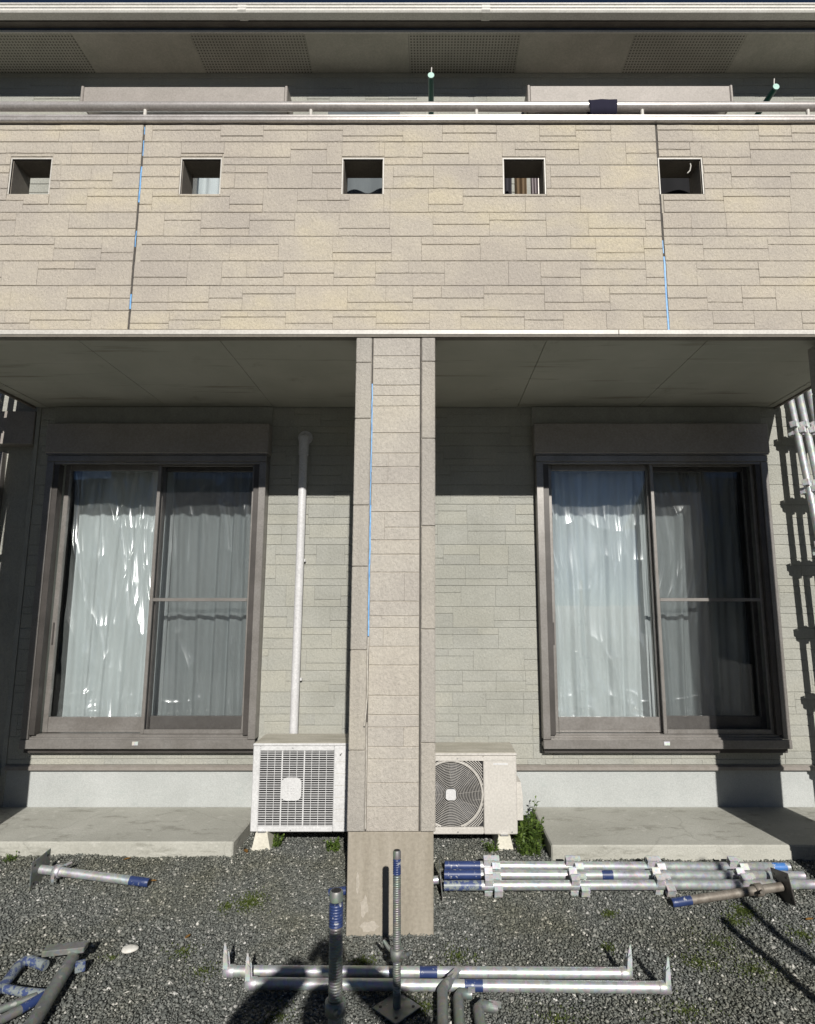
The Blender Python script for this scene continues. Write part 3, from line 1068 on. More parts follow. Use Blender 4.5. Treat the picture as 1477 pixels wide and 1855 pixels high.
# balcony deck, side walls, bottom trim
bx('balcony_deck', 'soffit_edge', house, XL, XR, DB + 0.001, D + 0.004, 3.22, 3.32)
for (a, b) in ((XL, XL + 0.15), (XR - 0.15, XR)):
    s = bx('balcony_side', 'fascia', house, a, b, DB + 0.001, D, 3.322, ZP)
mb = MB()
mb.bbox(XL, 1.045, DF - 0.010, DF + 0.03, 3.083, 3.112, b=0.003)
mb.bbox(1.047, XR, DF - 0.010, DF + 0.03, 3.083, 3.112, b=0.003)
mb.build('bottom_trim', 'white_trim', house)
bx('drip_edge', 'soffit_edge', house, XL, XR, DF - 0.004, DF + 0.045, 3.072, 3.0825)
# coping: two ledges with a groove
mb = MB()
mb.bbox(XL, XR, DF - 0.022, DB + 0.02, ZP + 0.006, ZP + 0.034, b=0.006)
mb.bbox(XL, XR, DF - 0.012, DB + 0.01, ZP + 0.0345, ZP + 0.062, b=0.008)
mb.build('coping', 'rail', house)
bx('coping_shadow_gap', 'gap', house, XL, XR, DF + 0.008, DB, ZP + 0.001, ZP + 0.0055)
# hand rail
rail = MB().tube([(XL, DF + 0.075, 4.592), (XR, DF + 0.075, 4.592)], 0.027, 20).build('handrail', 'rail', house)
x = -1.742 - 1.008
while x < XR:
    MB().tube([(x, DF + 0.075, ZP + 0.06), (x, DF + 0.075, 4.570)], 0.011, 12).build('rail_post', 'white_trim', rail)
    x += 1.008

# --- balcony soffit in boards
sx = [XL + 0.01, -2.03, -1.216, -0.28, 0.662, 1.588, XR - 0.01]
for a, b in zip(sx[:-1], sx[1:]):
    bx('soffit_board', 'soffit', house, a + 0.002, b - 0.002, DF + 0.046, D - 0.001, ZS, ZS + 0.03)
bx('soffit_backing', 'gap', house, XL, XR, DF + 0.05, D, ZS + 0.032, 3.215)
for (a, b) in ((XL - 0.012, XL + 0.008), (XR - 0.008, XR + 0.012)):
    bx('soffit_side_trim', 'soffit_edge', house, a, b, DF + 0.0, D - 0.001, 3.078, 3.32)
for xx in (-3.0, XR - 0.06):
    bx('soffit_edge_strip', 'soffit', house, xx, xx + 0.05, DF + 0.05, D - 0.005, ZS - 0.004, ZS - 0.0005)

# --- pillars
PY1 = 3.351


def pillar(x0, x1, detailed):
    p = bx('pillar', 'joint', house, x0 + 0.008, x1 - 0.008, DF + 0.0075, PY1 - 0.007, 0.48, 3.071)
    cw = 0.092
    jl, jr = x0 + cw, x1 - cw + 0.012
    ztop = 3.070
    # corner pieces left and right, in lengths
    for (a, b, side) in ((x0, jl - 0.006, 0), (jr + 0.006, x1, 1)):
        z = 0.478
        while z < ztop - 0.01:
            h = min(rng.uniform(0.28, 0.62), ztop - z)
            if ztop - z - h < 0.1:
                h = ztop - z
            m = MB().bbox(a, b, DF, PY1, z + 0.0012, z + h - 0.0012, b=0.004)
            m.build('corner_stone', 'pillar_corner', p)
            z += h
    # middle panel
    z = 0.478
    rects = []
    while z < ztop - 0.01:
        h = rng.choice((0.060, 0.076, 0.076, 0.095, 0.114, 0.1517))
        if ztop - z - h < 0.05:
            h = ztop - z
        q = rng.random()
        a, b = jl + 0.005, jr - 0.005
        if q < 0.72 or h > 0.16:
            rects.append((a, b, z, z + h))
        else:
            m = a + (b - a) * rng.choice((0.28, 0.34, 0.62, 0.7))
            if q < 0.8 and h > 0.1:
                s = z + h * rng.choice((0.45, 0.6))
                rects += [(a, m, z, z + h), (m, b, z, s), (m, b, s, z + h)]
            else:
                rects += [(a, m, z, z + h), (m, b, z, z + h)]
        z += h
    lay(rects, DF + 0.003, 'pillar', p, not detailed)
    f = bx('footing', 'footing', p, x0 + 0.004, x1 - 0.010, DF + 0.012, PY1 - 0.01, -0.15, 0.476, b=0.004)
    return p, jl, jr


pc, jl, jr = pillar(-0.42, 0.02, True)
bx('open_joint', 'gap', pc, jl - 0.005, jl + 0.004, DF + 0.0055, DF + 0.0068, 0.48, 3.07)
bx('open_joint', 'gap', pc, jr - 0.004, jr + 0.005, DF + 0.0055, DF + 0.0068, 0.48, 3.07)
tape(pc, jl, DF + 0.0025, [(1.43, 1.80, 0, 0.0034), (1.80, 2.12, 0.001, 0.0037), (2.12, 2.30, 0.0, 0.0024), (2.30, 2.80, 0.001, 0.003)])
MB().tube([(jl, DF + 0.001, 1.425), (jl - 0.002, DF - 0.002, 1.30), (jl + 0.001, DF - 0.004, 1.15), (jl - 0.006, DF - 0.010, 1.05), (jl - 0.012, DF - 0.016, 0.985)],
          0.004, 8).build('loose_sealant', 'sealant', pc)
tape_l = MB().bbox(jl - 0.003, jl + 0.002, DF + 0.002, DF + 0.005, 0.49, 1.0, b=0.001)
tape_l.build('sealant_bead', 'sealant', pc)
# render patches and cracks on the middle footing
for (cx_, cz_, rx, rz) in ((-0.330, 0.135, 0.022, 0.05), (-0.300, 0.045, 0.05, 0.03), (-0.362, 0.24, 0.010, 0.05)):
    mb = MB()
    n = 14
    poly = [(cx_ + rx * math.cos(6.283 * k / n) * rng.uniform(0.6, 1.1), cz_ + rz * math.sin(6.283 * k / n) * rng.uniform(0.6, 1.1)) for k in range(n)]
    mb.prism(poly, 1, DF + 0.0100 - 0.0007 * cz_ * 10, DF + 0.0135)
    mb.build('render_patch', 'patch', pc)
pillar(2.202, XR, False)
pillar(XL, -2.655, False)

build_stones()

# --- white pipe on the wall
px = -0.962
pipe = MB().tube([(px, D + 0.02, 2.845), (px, D - 0.03, 2.845), (px, D - 0.05, 2.84), (px, D - 0.055, 2.80), (px, D - 0.055, 2.2), (px - 0.006, D - 0.055, 0.62)],
                 0.030, 18).build('drain_pipe', 'pipe', house)
MB().tube([(px, D - 0.055, 2.70), (px, D - 0.055, 2.84)], 0.036, 18).build('pipe_socket', 'pipe', pipe)
MB().tube([(px, D + 0.005, 2.845), (px, D - 0.012, 2.845)], 0.055, 20).build('pipe_flange', 'pipe', pipe)
for zz in (1.05, 1.9):
    bx('pipe_clip', 'pipe', pipe, px - 0.036, px + 0.034, D - 0.03, D + 0.002, zz, zz + 0.02, b=0.002)

# --- eaves, gutter, roof
EX0, EX1 = -5.2, 5.0
vents = [(-3.72, -2.83), (-1.905, -1.0), (-0.183, 0.70), (1.60, 2.485), (3.36, 4.25)]
xs = EX0
for (a, b) in vents:
    bx('eave_board', 'eave', house, xs + 0.001, a - 0.001, 4.105, D + 0.004, 6.02, 6.035)
    bx('vent_board', 'vent', house, a + 0.001, b - 0.001, 4.105, D + 0.004, 6.019, 6.034)
    xs = b
bx('eave_board', 'eave', house, xs + 0.001, EX1, 4.105, D + 0.004, 6.02, 6.035)
bx('eave_edge', 'white_trim', house, EX0, EX1, 4.090, 4.1045, 6.006, 6.026, b=0.002)
bx('fascia_board', 'brown', house, EX0, EX1, 4.036, 4.0895, 6.040, 6.145)
# box gutter with a rolled lip and a bead
gp = [(3.968, 6.120), (3.964, 6.062), (3.972, 6.050), (4.030, 6.046), (4.032, 6.120)]
gi = [(4.028, 6.120), (4.027, 6.050), (3.974, 6.054), (3.968, 6.064), (3.972, 6.120)]
gut = MB().prism(gp + gi, 0, EX0, EX1).build('gutter', 'gutter', house)
MB().tube([(EX0, 3.966, 6.118), (EX1, 3.966, 6.118)], 0.0085, 10).build('gutter_lip', 'gutter', gut)
MB().tube([(EX0, 3.964, 6.086), (EX1, 3.964, 6.086)], 0.006, 8).build('gutter_bead', 'gutter', gut)
for gxp in (-1.445, 0.415):
    q = 0.0025
    go = [(3.968 - q, 6.128), (3.964 - q - .002, 6.062), (3.972, 6.050 - q), (4.034, 6.046 - q)]
    gi2 = [(4.034, 6.0455), (3.972, 6.0495), (3.9635, 6.062), (3.9675, 6.128)]
    MB().prism(go + gi2, 0, gxp - 0.032, gxp + 0.032).build('gutter_sleeve', 'gutter', gut)
rf = MB().prism([(4.03, 6.15), (7.6, 7.95), (7.6, 8.02), (4.03, 6.19)], 0, EX0, EX1).build('roof', 'roof', house)
for k in range(8):
    y = 4.3 + k * 0.42
    z = 6.19 + (y - 4.03) * (8.02 - 6.19) / 3.57
    bx('tile_course', 'roof', rf, EX0, EX1, y, y + 0.05, z - 0.004, z + 0.012)
bx('rear_wall', 'wall', house, -4.8, WX1, 7.0, 7.1, 0, 6.1)
for xx in (-4.9, WX1):
    bx('end_wall', 'wall', house, xx, xx + 0.1, WY + 0.1, 7.0, 0, 6.03)

# ------------------------------------------------------------------ added unseen houses, put in to block the low sky (mirrored in the window panes)


def sky_blocker(x0, x1, y1, eave, ridge, label, wallmat):
    t = thing('neighbour_house', label, 'house', ((x0 + x1) / 2, y1, 0), 'houses across the road')
    y0 = y1 - 7.0
    ym = (y0 + y1) / 2
    MB().prism([(y0, -0.1), (y1, -0.1), (y1, eave), (ym, ridge - 0.1), (y0, eave)], 0, x0, x1).build('wall', wallmat, t)
    for (a, b) in ((y1 + 0.5, y1 + 0.5), (y0 - 0.5, y0 - 0.5)):
        k = (ridge - eave) / 3.5
        MB().prism([(ym, ridge), (a, ridge - abs(a - ym) * k), (a, ridge - abs(a - ym) * k + 0.14), (ym, ridge + 0.14)], 0, x0 - 0.5, x1 + 0.5).build('roof', 'roof', t)
    n = int((x1 - x0) / 2.8)
    for i in range(n):
        cx_ = x0 + (x1 - x0) * (i + 0.5) / n
        for zz in (0.9, 3.5):
            w_ = MB()
            w_.box(cx_ - 0.85, cx_ + 0.85, y1 + 0.005, y1 + 0.06, zz, zz + 0.06)
            w_.box(cx_ - 0.85, cx_ + 0.85, y1 + 0.005, y1 + 0.06, zz + 1.24, zz + 1.3)
            for q in (-0.82, 0.0, 0.82):
                w_.box(cx_ + q - 0.03, cx_ + q + 0.03, y1 + 0.006, y1 + 0.058, zz + 0.061, zz + 1.239)
            wo_ = w_.build('window', 'frame', t)
            bx('pane', 'dark_in', wo_, cx_ - 0.82, cx_ + 0.82, y1 + 0.01, y1 + 0.02, zz + 0.05, zz + 1.25)
    return t


sky_blocker(-9.5, 3.2, -16.5, 5.8, 7.6, 'grey house across the road behind the camera', 'wall')
sky_blocker(-25.5, -11.0, -16.0, 5.7, 7.4, 'brown house across the road behind the camera to the left', 'brown')
sky_blocker(11.0, 26.0, -16.2, 5.8, 7.5, 'dark house across the road behind the camera to the right', 'brown')

# ------------------------------------------------------------------ concrete steps at the windows


def step(x0, x1, y0, label):
    mb = MB()
    b = 0.008
    n = 30
    xs_ = np.linspace(x0, x1, n)
    mb.bbox(x0, x1, y0, D + 0.011, -0.05, 0.19, b=b)
    o = mb.build('concrete_step', 'slab')
    tag(o, label, 'step', 'concrete steps under the windows')
    return o


step(-3.6, -1.183, 3.85, 'low concrete step under the left window, its right corner beside the grille unit')
step(0.705, 3.6, 3.80, 'low concrete step under the right window, behind the row of steel posts')
# raised block at the far left on the step
o = MB().bbox(-3.55, -3.045, 3.98, WY - 0.005, 0.1945, 0.43, b=0.008).build('concrete_block', 'slab')
tag(o, 'raised concrete block at the left picture edge on the step', 'block')


# ------------------------------------------------------------------ curtains and masking film
def curtain(name, x0, x1, y, label, folds, amp, mat, seed, z0=0.70, z1=2.66):
    nx, nz = 260, 70
    X, Z = np.meshgrid(np.linspace(x0, x1, nx), np.linspace(z0, z1, nz), indexing='ij')
    u = (X - x0)
    t = (Z - z0) / (z1 - z0)
    ph = 6 * (vnoise(u * 3 + 3, t * 1.2, seed) - 0.5) + 2.2 * vnoise(u * 9, t * 0.7 + 9, seed + 1)
    Y = y + amp * (0.65 * np.sin(u * folds + ph) + 0.35 * np.sin(u * folds * 2.2 + 1.7 * ph))
    o = grid_obj(name, X, Y, Z, mat, thick=0.0015)
    return tag(o, label, 'curtain', 'curtains')


def film(x0, x1, y, label, seed, z0=0.78, z1=2.36, strong=1.0, diag=0.5, bend=0.35):
    """creased masking film: vertical and slanting sharp folds, gathered at the bottom"""
    nx, nz = 300, 300
    X, Z = np.meshgrid(np.linspace(x0, x1, nx), np.linspace(z0, z1, nz), indexing='ij')
    u = X - x0
    t = (Z - z0) / (z1 - z0)
    w = 0.25 * (vnoise(u * 3, t * 3, seed) - 0.5)
    H = np.zeros_like(X)
    for k, (fx, fz, sl, a) in enumerate(((5, 1.0, 0.0, 1.0), (8, 1.5, diag, 0.8), (9, 1.7, -diag, 0.55), (17, 2.6, diag * 0.5, 0.14))):
        nn = vnoise((u + w + sl * (t - 0.5) * 0.6) * fx + 7 * k, (t + 0.3 * w) * fz + 3 * k, seed + k)
        H += a * (1 - np.abs(2 * nn - 1)) ** 2.2
    bl = vnoise((u + 0.2 * diag * t) * 7 + seed, t * 7 + 2 * w, seed + 90)
    H += bend * (1 - np.abs(2 * bl - 1)) ** 1.6
    low = np.clip(1 - t / 0.15, 0, 1)
    cr = vnoise(u * 8 + 9 * w, t * 24 + 4 * w, seed + 20)
    H = H + low * (1 - np.abs(2 * cr - 1)) ** 2 * 0.5
    Y = y - 0.016 * strong * H
    o = grid_obj('masking_film', X, Y, Z, 'film')
    return tag(o, label, 'plastic film', 'masking film on the windows')


curtain('curtain', -2.77, -2.02, D + 0.22, 'pale lace curtain behind creased film, left half of left window', 48, 0.014, 'lace', 31)
curtain('curtain', -2.03, -1.31, D + 0.22, 'pale lace curtain behind the insect screen, right half of left window', 44, 0.022, 'lace', 37)
curtain('curtain', 0.86, 1.66, D + 0.22, 'pale lace curtain in the sunlit left half of right window', 42, 0.018, 'lace', 41)
curtain('curtain', 1.65, 2.42, D + 0.22, 'lace curtain in the shaded right half of right window', 40, 0.022, 'lace', 47)
film(-2.74, -2.065, D + 0.150, 'heavily creased clear film in the left half of left window', 51, z1=2.60, strong=2.3, diag=0.9, bend=0.3)
film(-2.0, -1.35, D + 0.150, 'lightly creased clear film behind the screen of left window', 63, z1=2.60, strong=1.5, diag=0.25, bend=0.3)
film(0.90, 1.62, D + 0.145, 'bright clear film with vertical folds in right window, sunlit half', 75, z1=2.60, strong=1.5, diag=0.25, bend=0.55)
film(1.68, 2.36, D + 0.150, 'clear film in the shaded right half of right window', 87, z1=2.60, strong=1.4, diag=0.3, bend=0.4)

# ------------------------------------------------------------------ air-conditioner outdoor units


def rrect(cx_, cz_, hw, hh, r, n=5):
    pts = []
    for (sx_, sz_, a0) in ((1, 1, 0), (-1, 1, 90), (-1, -1, 180), (1, -1, 270)):
        for k in range(n + 1):
            a = R(a0 + 90 * k / n)
            pts.append((cx_ + sx_ * (hw - r) + r * math.cos(a), cz_ + sz_ * (hh - r) + r * math.sin(a)))
    return pts


def ac_feet(t, xs_, y0, y1, z0, z1):
    for x in xs_:
        m = MB()
        prof_ = [(x - 0.058, z0), (x + 0.058, z0), (x + 0.052, z0 + 0.028), (x + 0.036, z1), (x - 0.036, z1), (x - 0.052, z0 + 0.028)]
        m.prism(prof_, 1, y0, y1)
        f = m.build('foot', 'ac_foot', t)
        bx('foot_bracket', 'steel', f, x - 0.024, x + 0.024, y0 - 0.004, y0 + 0.05, z1 + 0.0005, z1 + 0.008, b=0.002)


# left unit: full front grille of fine louvres
x0, x1, y0, y1, z0, z1 = -1.118, -0.34, 3.97, 4.26, 0.205, 0.722
ac = thing('air_conditioner', 'white outdoor unit with square louvred grille left of the middle pillar', 'air conditioner', (-0.73, 4.11, 0.105),
           'air-conditioner outdoor units')
mb = MB()
mb.bbox(x0, x1, y0 + 0.022, y1, z0, z1 - 0.012, b=0.006)
mb.build('casing', 'ac', ac)
mb = MB()
fx0, fx1, fz0, fz1 = x0 + 0.042, x0 + 0.505, z0 + 0.030, z1 - 0.042     # grille field
mb.bbox(x0 - 0.003, fx0, y0, y0 + 0.0215, z0 - 0.002, z1 - 0.012, b=0.005)
mb.bbox(fx1, x1 + 0.003, y0, y0 + 0.0215, z0 - 0.002, z1 - 0.012, b=0.005)
mb.bbox(fx0 + 0.0005, fx1 - 0.0005, y0 + 0.0005, y0 + 0.0215, fz1, z1 - 0.0125, b=0.004)
mb.bbox(fx0 + 0.0005, fx1 - 0.0005, y0 + 0.0005, y0 + 0.0215, z0 - 0.002, fz0, b=0.004)
mb.build('front_panel', 'ac', ac)
bx('dark_recess', 'dark_in', ac, fx0, fx1, y0 + 0.0195, y0 + 0.0212, fz0, fz1)
mb = MB()
n = 34
for k in range(n):
    z = fz0 + (fz1 - fz0) * (k + 0.5) / n
    mb.prism([(y0 + 0.0035, z - 0.0020), (y0 + 0.0035, z + 0.0020), (y0 + 0.0065, z + 0.0018), (y0 + 0.0065, z - 0.0010)], 0, fx0, fx1)
for k in range(1, 10):
    x = fx0 + (fx1 - fx0) * k / 10
    wd = 0.0040 if k in (3, 6) else 0.0014
    mb.box(x - wd, x + wd, y0 + 0.0045, y0 + 0.0080, fz0, fz1)
mb.build('grille', 'ac', ac)
hub = MB().prism(rrect(-0.872, 0.455, 0.062, 0.068, 0.034), 1, y0 - 0.008, y0 + 0.0024).build('badge', 'ac', ac)
mb = MB()
for r_, (zz, cnt) in enumerate(((0.475, 1), (0.463, 3), (0.447, 5), (0.432, 3))):
    for k in range(cnt):
        cx_ = -0.872 + (k - (cnt - 1) / 2) * 0.018
        mb.bbox(cx_ - 0.006, cx_ + 0.006, y0 - 0.0095, y0 - 0.0079, zz - 0.0035, zz + 0.0035, b=0.001)
mb.build('badge_relief', 'ac', hub)
mb = MB()
for k in range(6):
    z = fz0 + 0.03 + k * 0.07
    mb.box(fx1 + 0.012, x1 - 0.01, y0 - 0.0004, y0 + 0.002, z, z + 0.0016)
mb.build('panel_groove', 'ac_top', ac)
bx('top_cover', 'ac_top', ac, x0 - 0.004, x1 + 0.004, y0 + 0.012, y1 + 0.004, z1 - 0.0115, z1 + 0.004, b=0.006)
bx('top_rim', 'ac', ac, x0 - 0.004, x1 + 0.004, y0 - 0.004, y0 + 0.0115, z1 - 0.0115, z1 + 0.0035, b=0.004)
MB().prism([(-0.578, 0.655), (-0.560, 0.672), (-0.570, 0.652)], 1, y0 - 0.002, y0 - 0.0004).build('sticker', 'black', ac)
for xx in (-0.872,):
    for zz in (z1 - 0.024, z0 + 0.008):
        MB().tube([(xx, y0 - 0.001, zz), (xx, y0 + 0.001, zz)], 0.004, 10).build('screw', 'steel', ac)
ac_feet(ac, (-1.045, -0.46), 3.955, 4.28, 0.100, 0.203)

# right unit: round fan guard
x0, x1, y0, y1, z0, z1 = -0.262, 0.530, 3.95, 4.25, 0.195, 0.668
ac = thing('air_conditioner', 'cream outdoor unit with round fan grille right of the middle pillar', 'air conditioner', (0.13, 4.1, 0.105),
           'air-conditioner outdoor units')
fcx, fcz, fr_ = 0.120, 0.428, 0.196
gx0, gx1, gz0, gz1 = -0.235, 0.322, 0.236, 0.632
mb = MB()
mb.bbox(x0, x1, y0 + 0.03, y1, z0, z1 - 0.012, b=0.006)
mb.build('casing', 'ac_cream', ac)
mb = MB()
mb.bbox(gx1, x1, y0, y0 + 0.0295, z0, z1 - 0.012, b=0.006)
mb.bbox(x0, gx0, y0, y0 + 0.0295, z0, z1 - 0.012, b=0.006)
mb.bbox(gx0 + 0.0005, gx1 - 0.0005, y0 + 0.0005, y0 + 0.0295, gz1, z1 - 0.0125, b=0.005)
mb.bbox(gx0 + 0.0005, gx1 - 0.0005, y0 + 0.0005, y0 + 0.0295, z0 + 0.0005, gz0, b=0.005)
mb.bbox(x0 + 0.004, x1 - 0.004, y0 - 0.003, y0 - 0.0002, z1 - 0.042, z1 - 0.018, b=0.0012)
mb.build('front_panel', 'ac_cream', ac)
bx('dark_recess', 'dark_in', ac, gx0, gx1, y0 + 0.024, y0 + 0.0293, gz0, gz1)
mb = MB()


def ring(mb_, r, tr, y, clip=True):
    seg = 96
    run = []
    for k in range(seg + 1):
        a = 2 * math.pi * k / seg
        px_, pz_ = fcx + r * math.cos(a), fcz + r * math.sin(a)
        ok = gx0 + .002 < px_ < gx1 - .002 and gz0 + .002 < pz_ < gz1 - .002
        if ok:
            run.append((px_, y, pz_))
        if (not ok or k == seg):
            if len(run) > 2:
                mb_.tube(run, tr, 5, True, True)
            run = []


for k in range(17):
    ring(mb, 0.042 + k * 0.0093, 0.0014, y0 + 0.006)
for k in range(9):
    ring(mb, 0.205 + k * 0.0105, 0.0027, y0 + 0.006)
ring(mb, 0.197, 0.005, y0 + 0.006)
for k in range(24):
    a = 2 * math.pi * k / 24
    ra = 0.04 if k % 4 == 0 else (0.09 if k % 2 == 0 else 0.14)
    p0 = (fcx + ra * math.cos(a), y0 + 0.010, fcz + ra * math.sin(a))
    rr = 0.196
    p1 = [fcx + rr * math.cos(a + 0.10), y0 + 0.010, fcz + rr * math.sin(a + 0.10)]
    if gx0 < p1[0] < gx1 and gz0 < p1[2] < gz1:
        mb.tube([p0, p1], 0.0007, 4, True, False)
mb.build('fan_guard', 'ac_cream', ac)
fan = MB().prism(rrect(fcx, fcz, 0.032, 0.032, 0.018), 1, y0 - 0.006, y0 + 0.008).build('guard_hub', 'ac', ac)
mb = MB()
for k in range(3):
    a0 = k * 2.094 + 0.4
    V = []
    for i in range(7):
        a = a0 + i * 0.2
        for r_ in (0.05, 0.18):
            V.append((fcx + r_ * math.cos(a), y0 + 0.0235 - 0.0018 * i, fcz + r_ * math.sin(a)))
    mb.add(V, [(2 * i, 2 * i + 1, 2 * i + 3, 2 * i + 2) for i in range(6)], True)
mb.build('fan', 'fin', ac)
bx('top_cover', 'ac_top', ac, x0 - 0.004, x1 + 0.004, y0 + 0.012, y1 + 0.004, z1 - 0.0115, z1 + 0.004, b=0.006)
bx('top_rim', 'ac_cream', ac, x0 - 0.004, x1 + 0.004, y0 - 0.004, y0 + 0.0115, z1 - 0.0115, z1 + 0.0035, b=0.004)
m = MB().prism([(4.02, 0.255), (4.24, 0.255), (4.24, 0.46), (4.10, 0.46), (4.02, 0.40)], 0, x1 + 0.0005, x1 + 0.045)
m.build('valve_cover', 'ac_cream', ac)
bx('badge', 'ac', ac, 0.385, 0.475, y0 - 0.0016, y0 - 0.0003, 0.602, 0.613, b=0.0006)
for (xx, zz) in ((0.163, z1 - 0.028), (0.163, z0 + 0.016), (0.495, z0 + 0.016)):
    MB().tube([(xx, y0 - 0.0045, zz), (xx, y0 + 0.001, zz)], 0.004, 10).build('screw', 'steel', ac)
ac_feet(ac, (-0.15, 0.445), 3.93, 4.27, 0.098, 0.193)


# ------------------------------------------------------------------ scaffold parts
def threaded(mb_, x0_, x1_, r, pitch=0.0085, depth=0.0014, seg=14):
    n = int((x1_ - x0_) / pitch)
    pts, rs = [], []
    for k in range(n):
        xa = x0_ + k * pitch
        pts += [(xa, 0, 0), (xa + pitch * 0.35, 0, 0), (xa + pitch * 0.5, 0, 0), (xa + pitch * 0.85, 0, 0)]
        rs += [r, r, r - depth, r - depth]
    pts.append((x0_ + n * pitch, 0, 0))
    rs.append(r - depth)
    mb_.tube(pts, rs, seg, True, True)


def make_jack(label, r=0.0185, L=0.60, metal='galv', plate=None, thread=True, nut=0.18, band=0.075, size=0.075, group='scaffold jack bases', top='blue'):
    """screw jack base along local +X: foot plate at the origin"""
    t = thing('jack_base', label, 'jack base', (0, 0, 0), group, local=True)
    MB().bbox(-0.003, 0.003, -size, size, -size, size, b=0.002).build('foot_plate', plate or ('galv_dull' if metal == 'galv' else metal), t)
    for (a, b) in ((-1, -1), (1, 1), (-1, 1), (1, -1)):
        MB().tube([(0.0032, a * size * 0.66, b * size * 0.66), (0.0042, a * size * 0.66, b * size * 0.66)], 0.0065, 12).build('bolt_hole', 'dark_in', t)
    m_ = MB()
    if thread:
        m_.tube([(0.003, 0, 0), (0.05, 0, 0)], r * 0.97, 16)
        threaded(m_, 0.05, L - band - 0.03, r)
    else:
        m_.tube([(0.003, 0, 0), (L - band - 0.03, 0, 0)], r, 18)
    m_.build('spindle', metal, t)
    m_ = MB()
    if thread:
        threaded(m_, L - band - 0.03, L - 0.03, r + 0.0004)
    else:
        m_.tube([(L - band - 0.03, 0, 0), (L - 0.03, 0, 0)], r + 0.0006, 18)
    m_.build('painted_band', top, t)
    MB().tube([(L - 0.03, 0, 0), (L - 0.006, 0, 0), (L, 0, 0)], [r, r, r - 0.003], 18).build('spindle_tip', top if not thread else metal, t)
    MB().tube([(L, 0, 0), (L + 0.0008, 0, 0)], r * 0.72, 14).build('bore', 'dark_in', t)
    nutp = MB().tube([(nut - 0.02, 0, 0), (nut - 0.018, 0, 0), (nut + 0.018, 0, 0), (nut + 0.02, 0, 0)], [r + 0.004, r + 0.010, r + 0.010, r + 0.004], 18).build('nut', metal, t)
    for s in (-1, 1):
        m_ = MB()
        m_.tube([(nut, s * (r + 0.006), 0), (nut + 0.008, s * (r + 0.03), 0.004 * s), (nut + 0.028, s * (r + 0.055), 0.008 * s)], [0.010, 0.0085, 0.0065], 10)
        m_.build('nut_wing', metal, nutp)
    return t


def place(o, p0, p1, roll=0.0):
    """put local +X of a thing from p0 towards p1"""
    p0, p1 = Vector(p0), Vector(p1)
    d = (p1 - p0).normalized()
    q = d.to_track_quat('X', 'Z')
    o.rotation_mode = 'QUATERNION'
    o.rotation_quaternion = q @ Matrix.Rotation(roll, 3, 'X').to_quaternion()
    o.location = p0


def G(x, y, h=0.0):
    return (x, y, float(hz(x, y)) + h)


# lying jack on the left
j = make_jack('lying jack base with blue tip in front of the left step', r=0.0225, L=0.62, thread=False, nut=0.10)
place(j, G(-2.155, 3.575, 0.071), G(-1.555, 3.545, 0.027), 0.14)
# lying jack on the right, its plate towards the right
j = make_jack('weathered lying jack base with dark plate in front of the row of posts', r=0.0215, L=0.62, thread=False, nut=0.14, metal='rusty', plate='frame_dark')  # plate colour darkened to carry the shade on its visible side
place(j, G(1.862, 3.452, 0.076), G(1.237, 3.395, 0.026), 0.2)
# lying jack behind the middle pillar: only its ends show
j = make_jack('jack base lying behind the middle pillar, only its ends showing', r=0.02, L=0.60, thread=False, nut=0.15)
place(j, G(0.050, 3.49, 0.075), G(-0.55, 3.475, 0.024), 0.05)
# standing jack with foot plate in view
j = make_jack('tall threaded jack base standing on its diamond-set plate, weathered', r=0.0165, L=0.585, metal='galv_dull', nut=0.195, band=0.06, size=0.07)
j.location = G(-0.138, 2.665, 0.012)
j.rotation_euler = (0, R(-90.6), R(46))
# standing jack nearest the camera
j = make_jack('thick threaded jack base standing in the person shadow, plate below picture', r=0.0225, L=0.665, metal='galv_dull', nut=0.325, band=0.075, size=0.075)
j.location = G(-0.300, 2.12, 0.012)
j.rotation_euler = (0, R(-90.8), R(12))


def make_post(label, L=1.97, r=0.0243, stations=(0.24, 0.70, 1.155, 1.615), bands=(), end_left='blue', end_len=0.0, group='steel scaffold posts', tip=None, metal='galv'):
    """scaffold post along local +X with wedge pockets at four stations"""
    t = thing('scaffold_post', label, 'scaffold post', (0, 0, 0), group, local=True)
    m_ = MB().tube([(end_len, 0, 0), (L - 0.10, 0, 0), (L - 0.098, 0, 0), (L, 0, 0)], [r, r, r - 0.0022, r - 0.0022], 22)
    m_.build('tube', metal, t)
    if end_len:
        MB().tube([(0, 0, 0), (end_len, 0, 0)], r + 0.0004, 22).build('painted_end', end_left, t)
        MB().tube([(-0.0006, 0, 0), (0.001, 0, 0)], r * 0.86, 18).build('bore', 'dark_in', t)
    if tip:
        MB().tube([(L - 0.10, 0, 0), (L - 0.02, 0, 0)], r - 0.0014, 22).build('painted_tip', tip, t)
    for (a, b) in bands:
        MB().tube([(a, 0, 0), (b, 0, 0)], r + 0.0005, 22).build('painted_band', 'blue', t)
    for s in stations:
        for k in range(4):
            a = k * math.pi / 2 + 0.28
            off = 0.0 if k % 2 == 0 else 0.048
            m_ = MB()
            h0, h1 = r - 0.004, r + 0.030
            m_.box(s + off - 0.022, s + off + 0.022, -0.021, -0.0165, h0, h1)
            m_.box(s + off - 0.022, s + off + 0.022, 0.0165, 0.021, h0, h1)
            m_.bbox(s + off - 0.022, s + off + 0.022, -0.021, 0.021, h1 - 0.0045, h1, b=0.001)
            m_.move(Matrix.Rotation(a, 4, 'X'))
            m_.build('wedge_pocket', 'galv_bright', t)
    return t


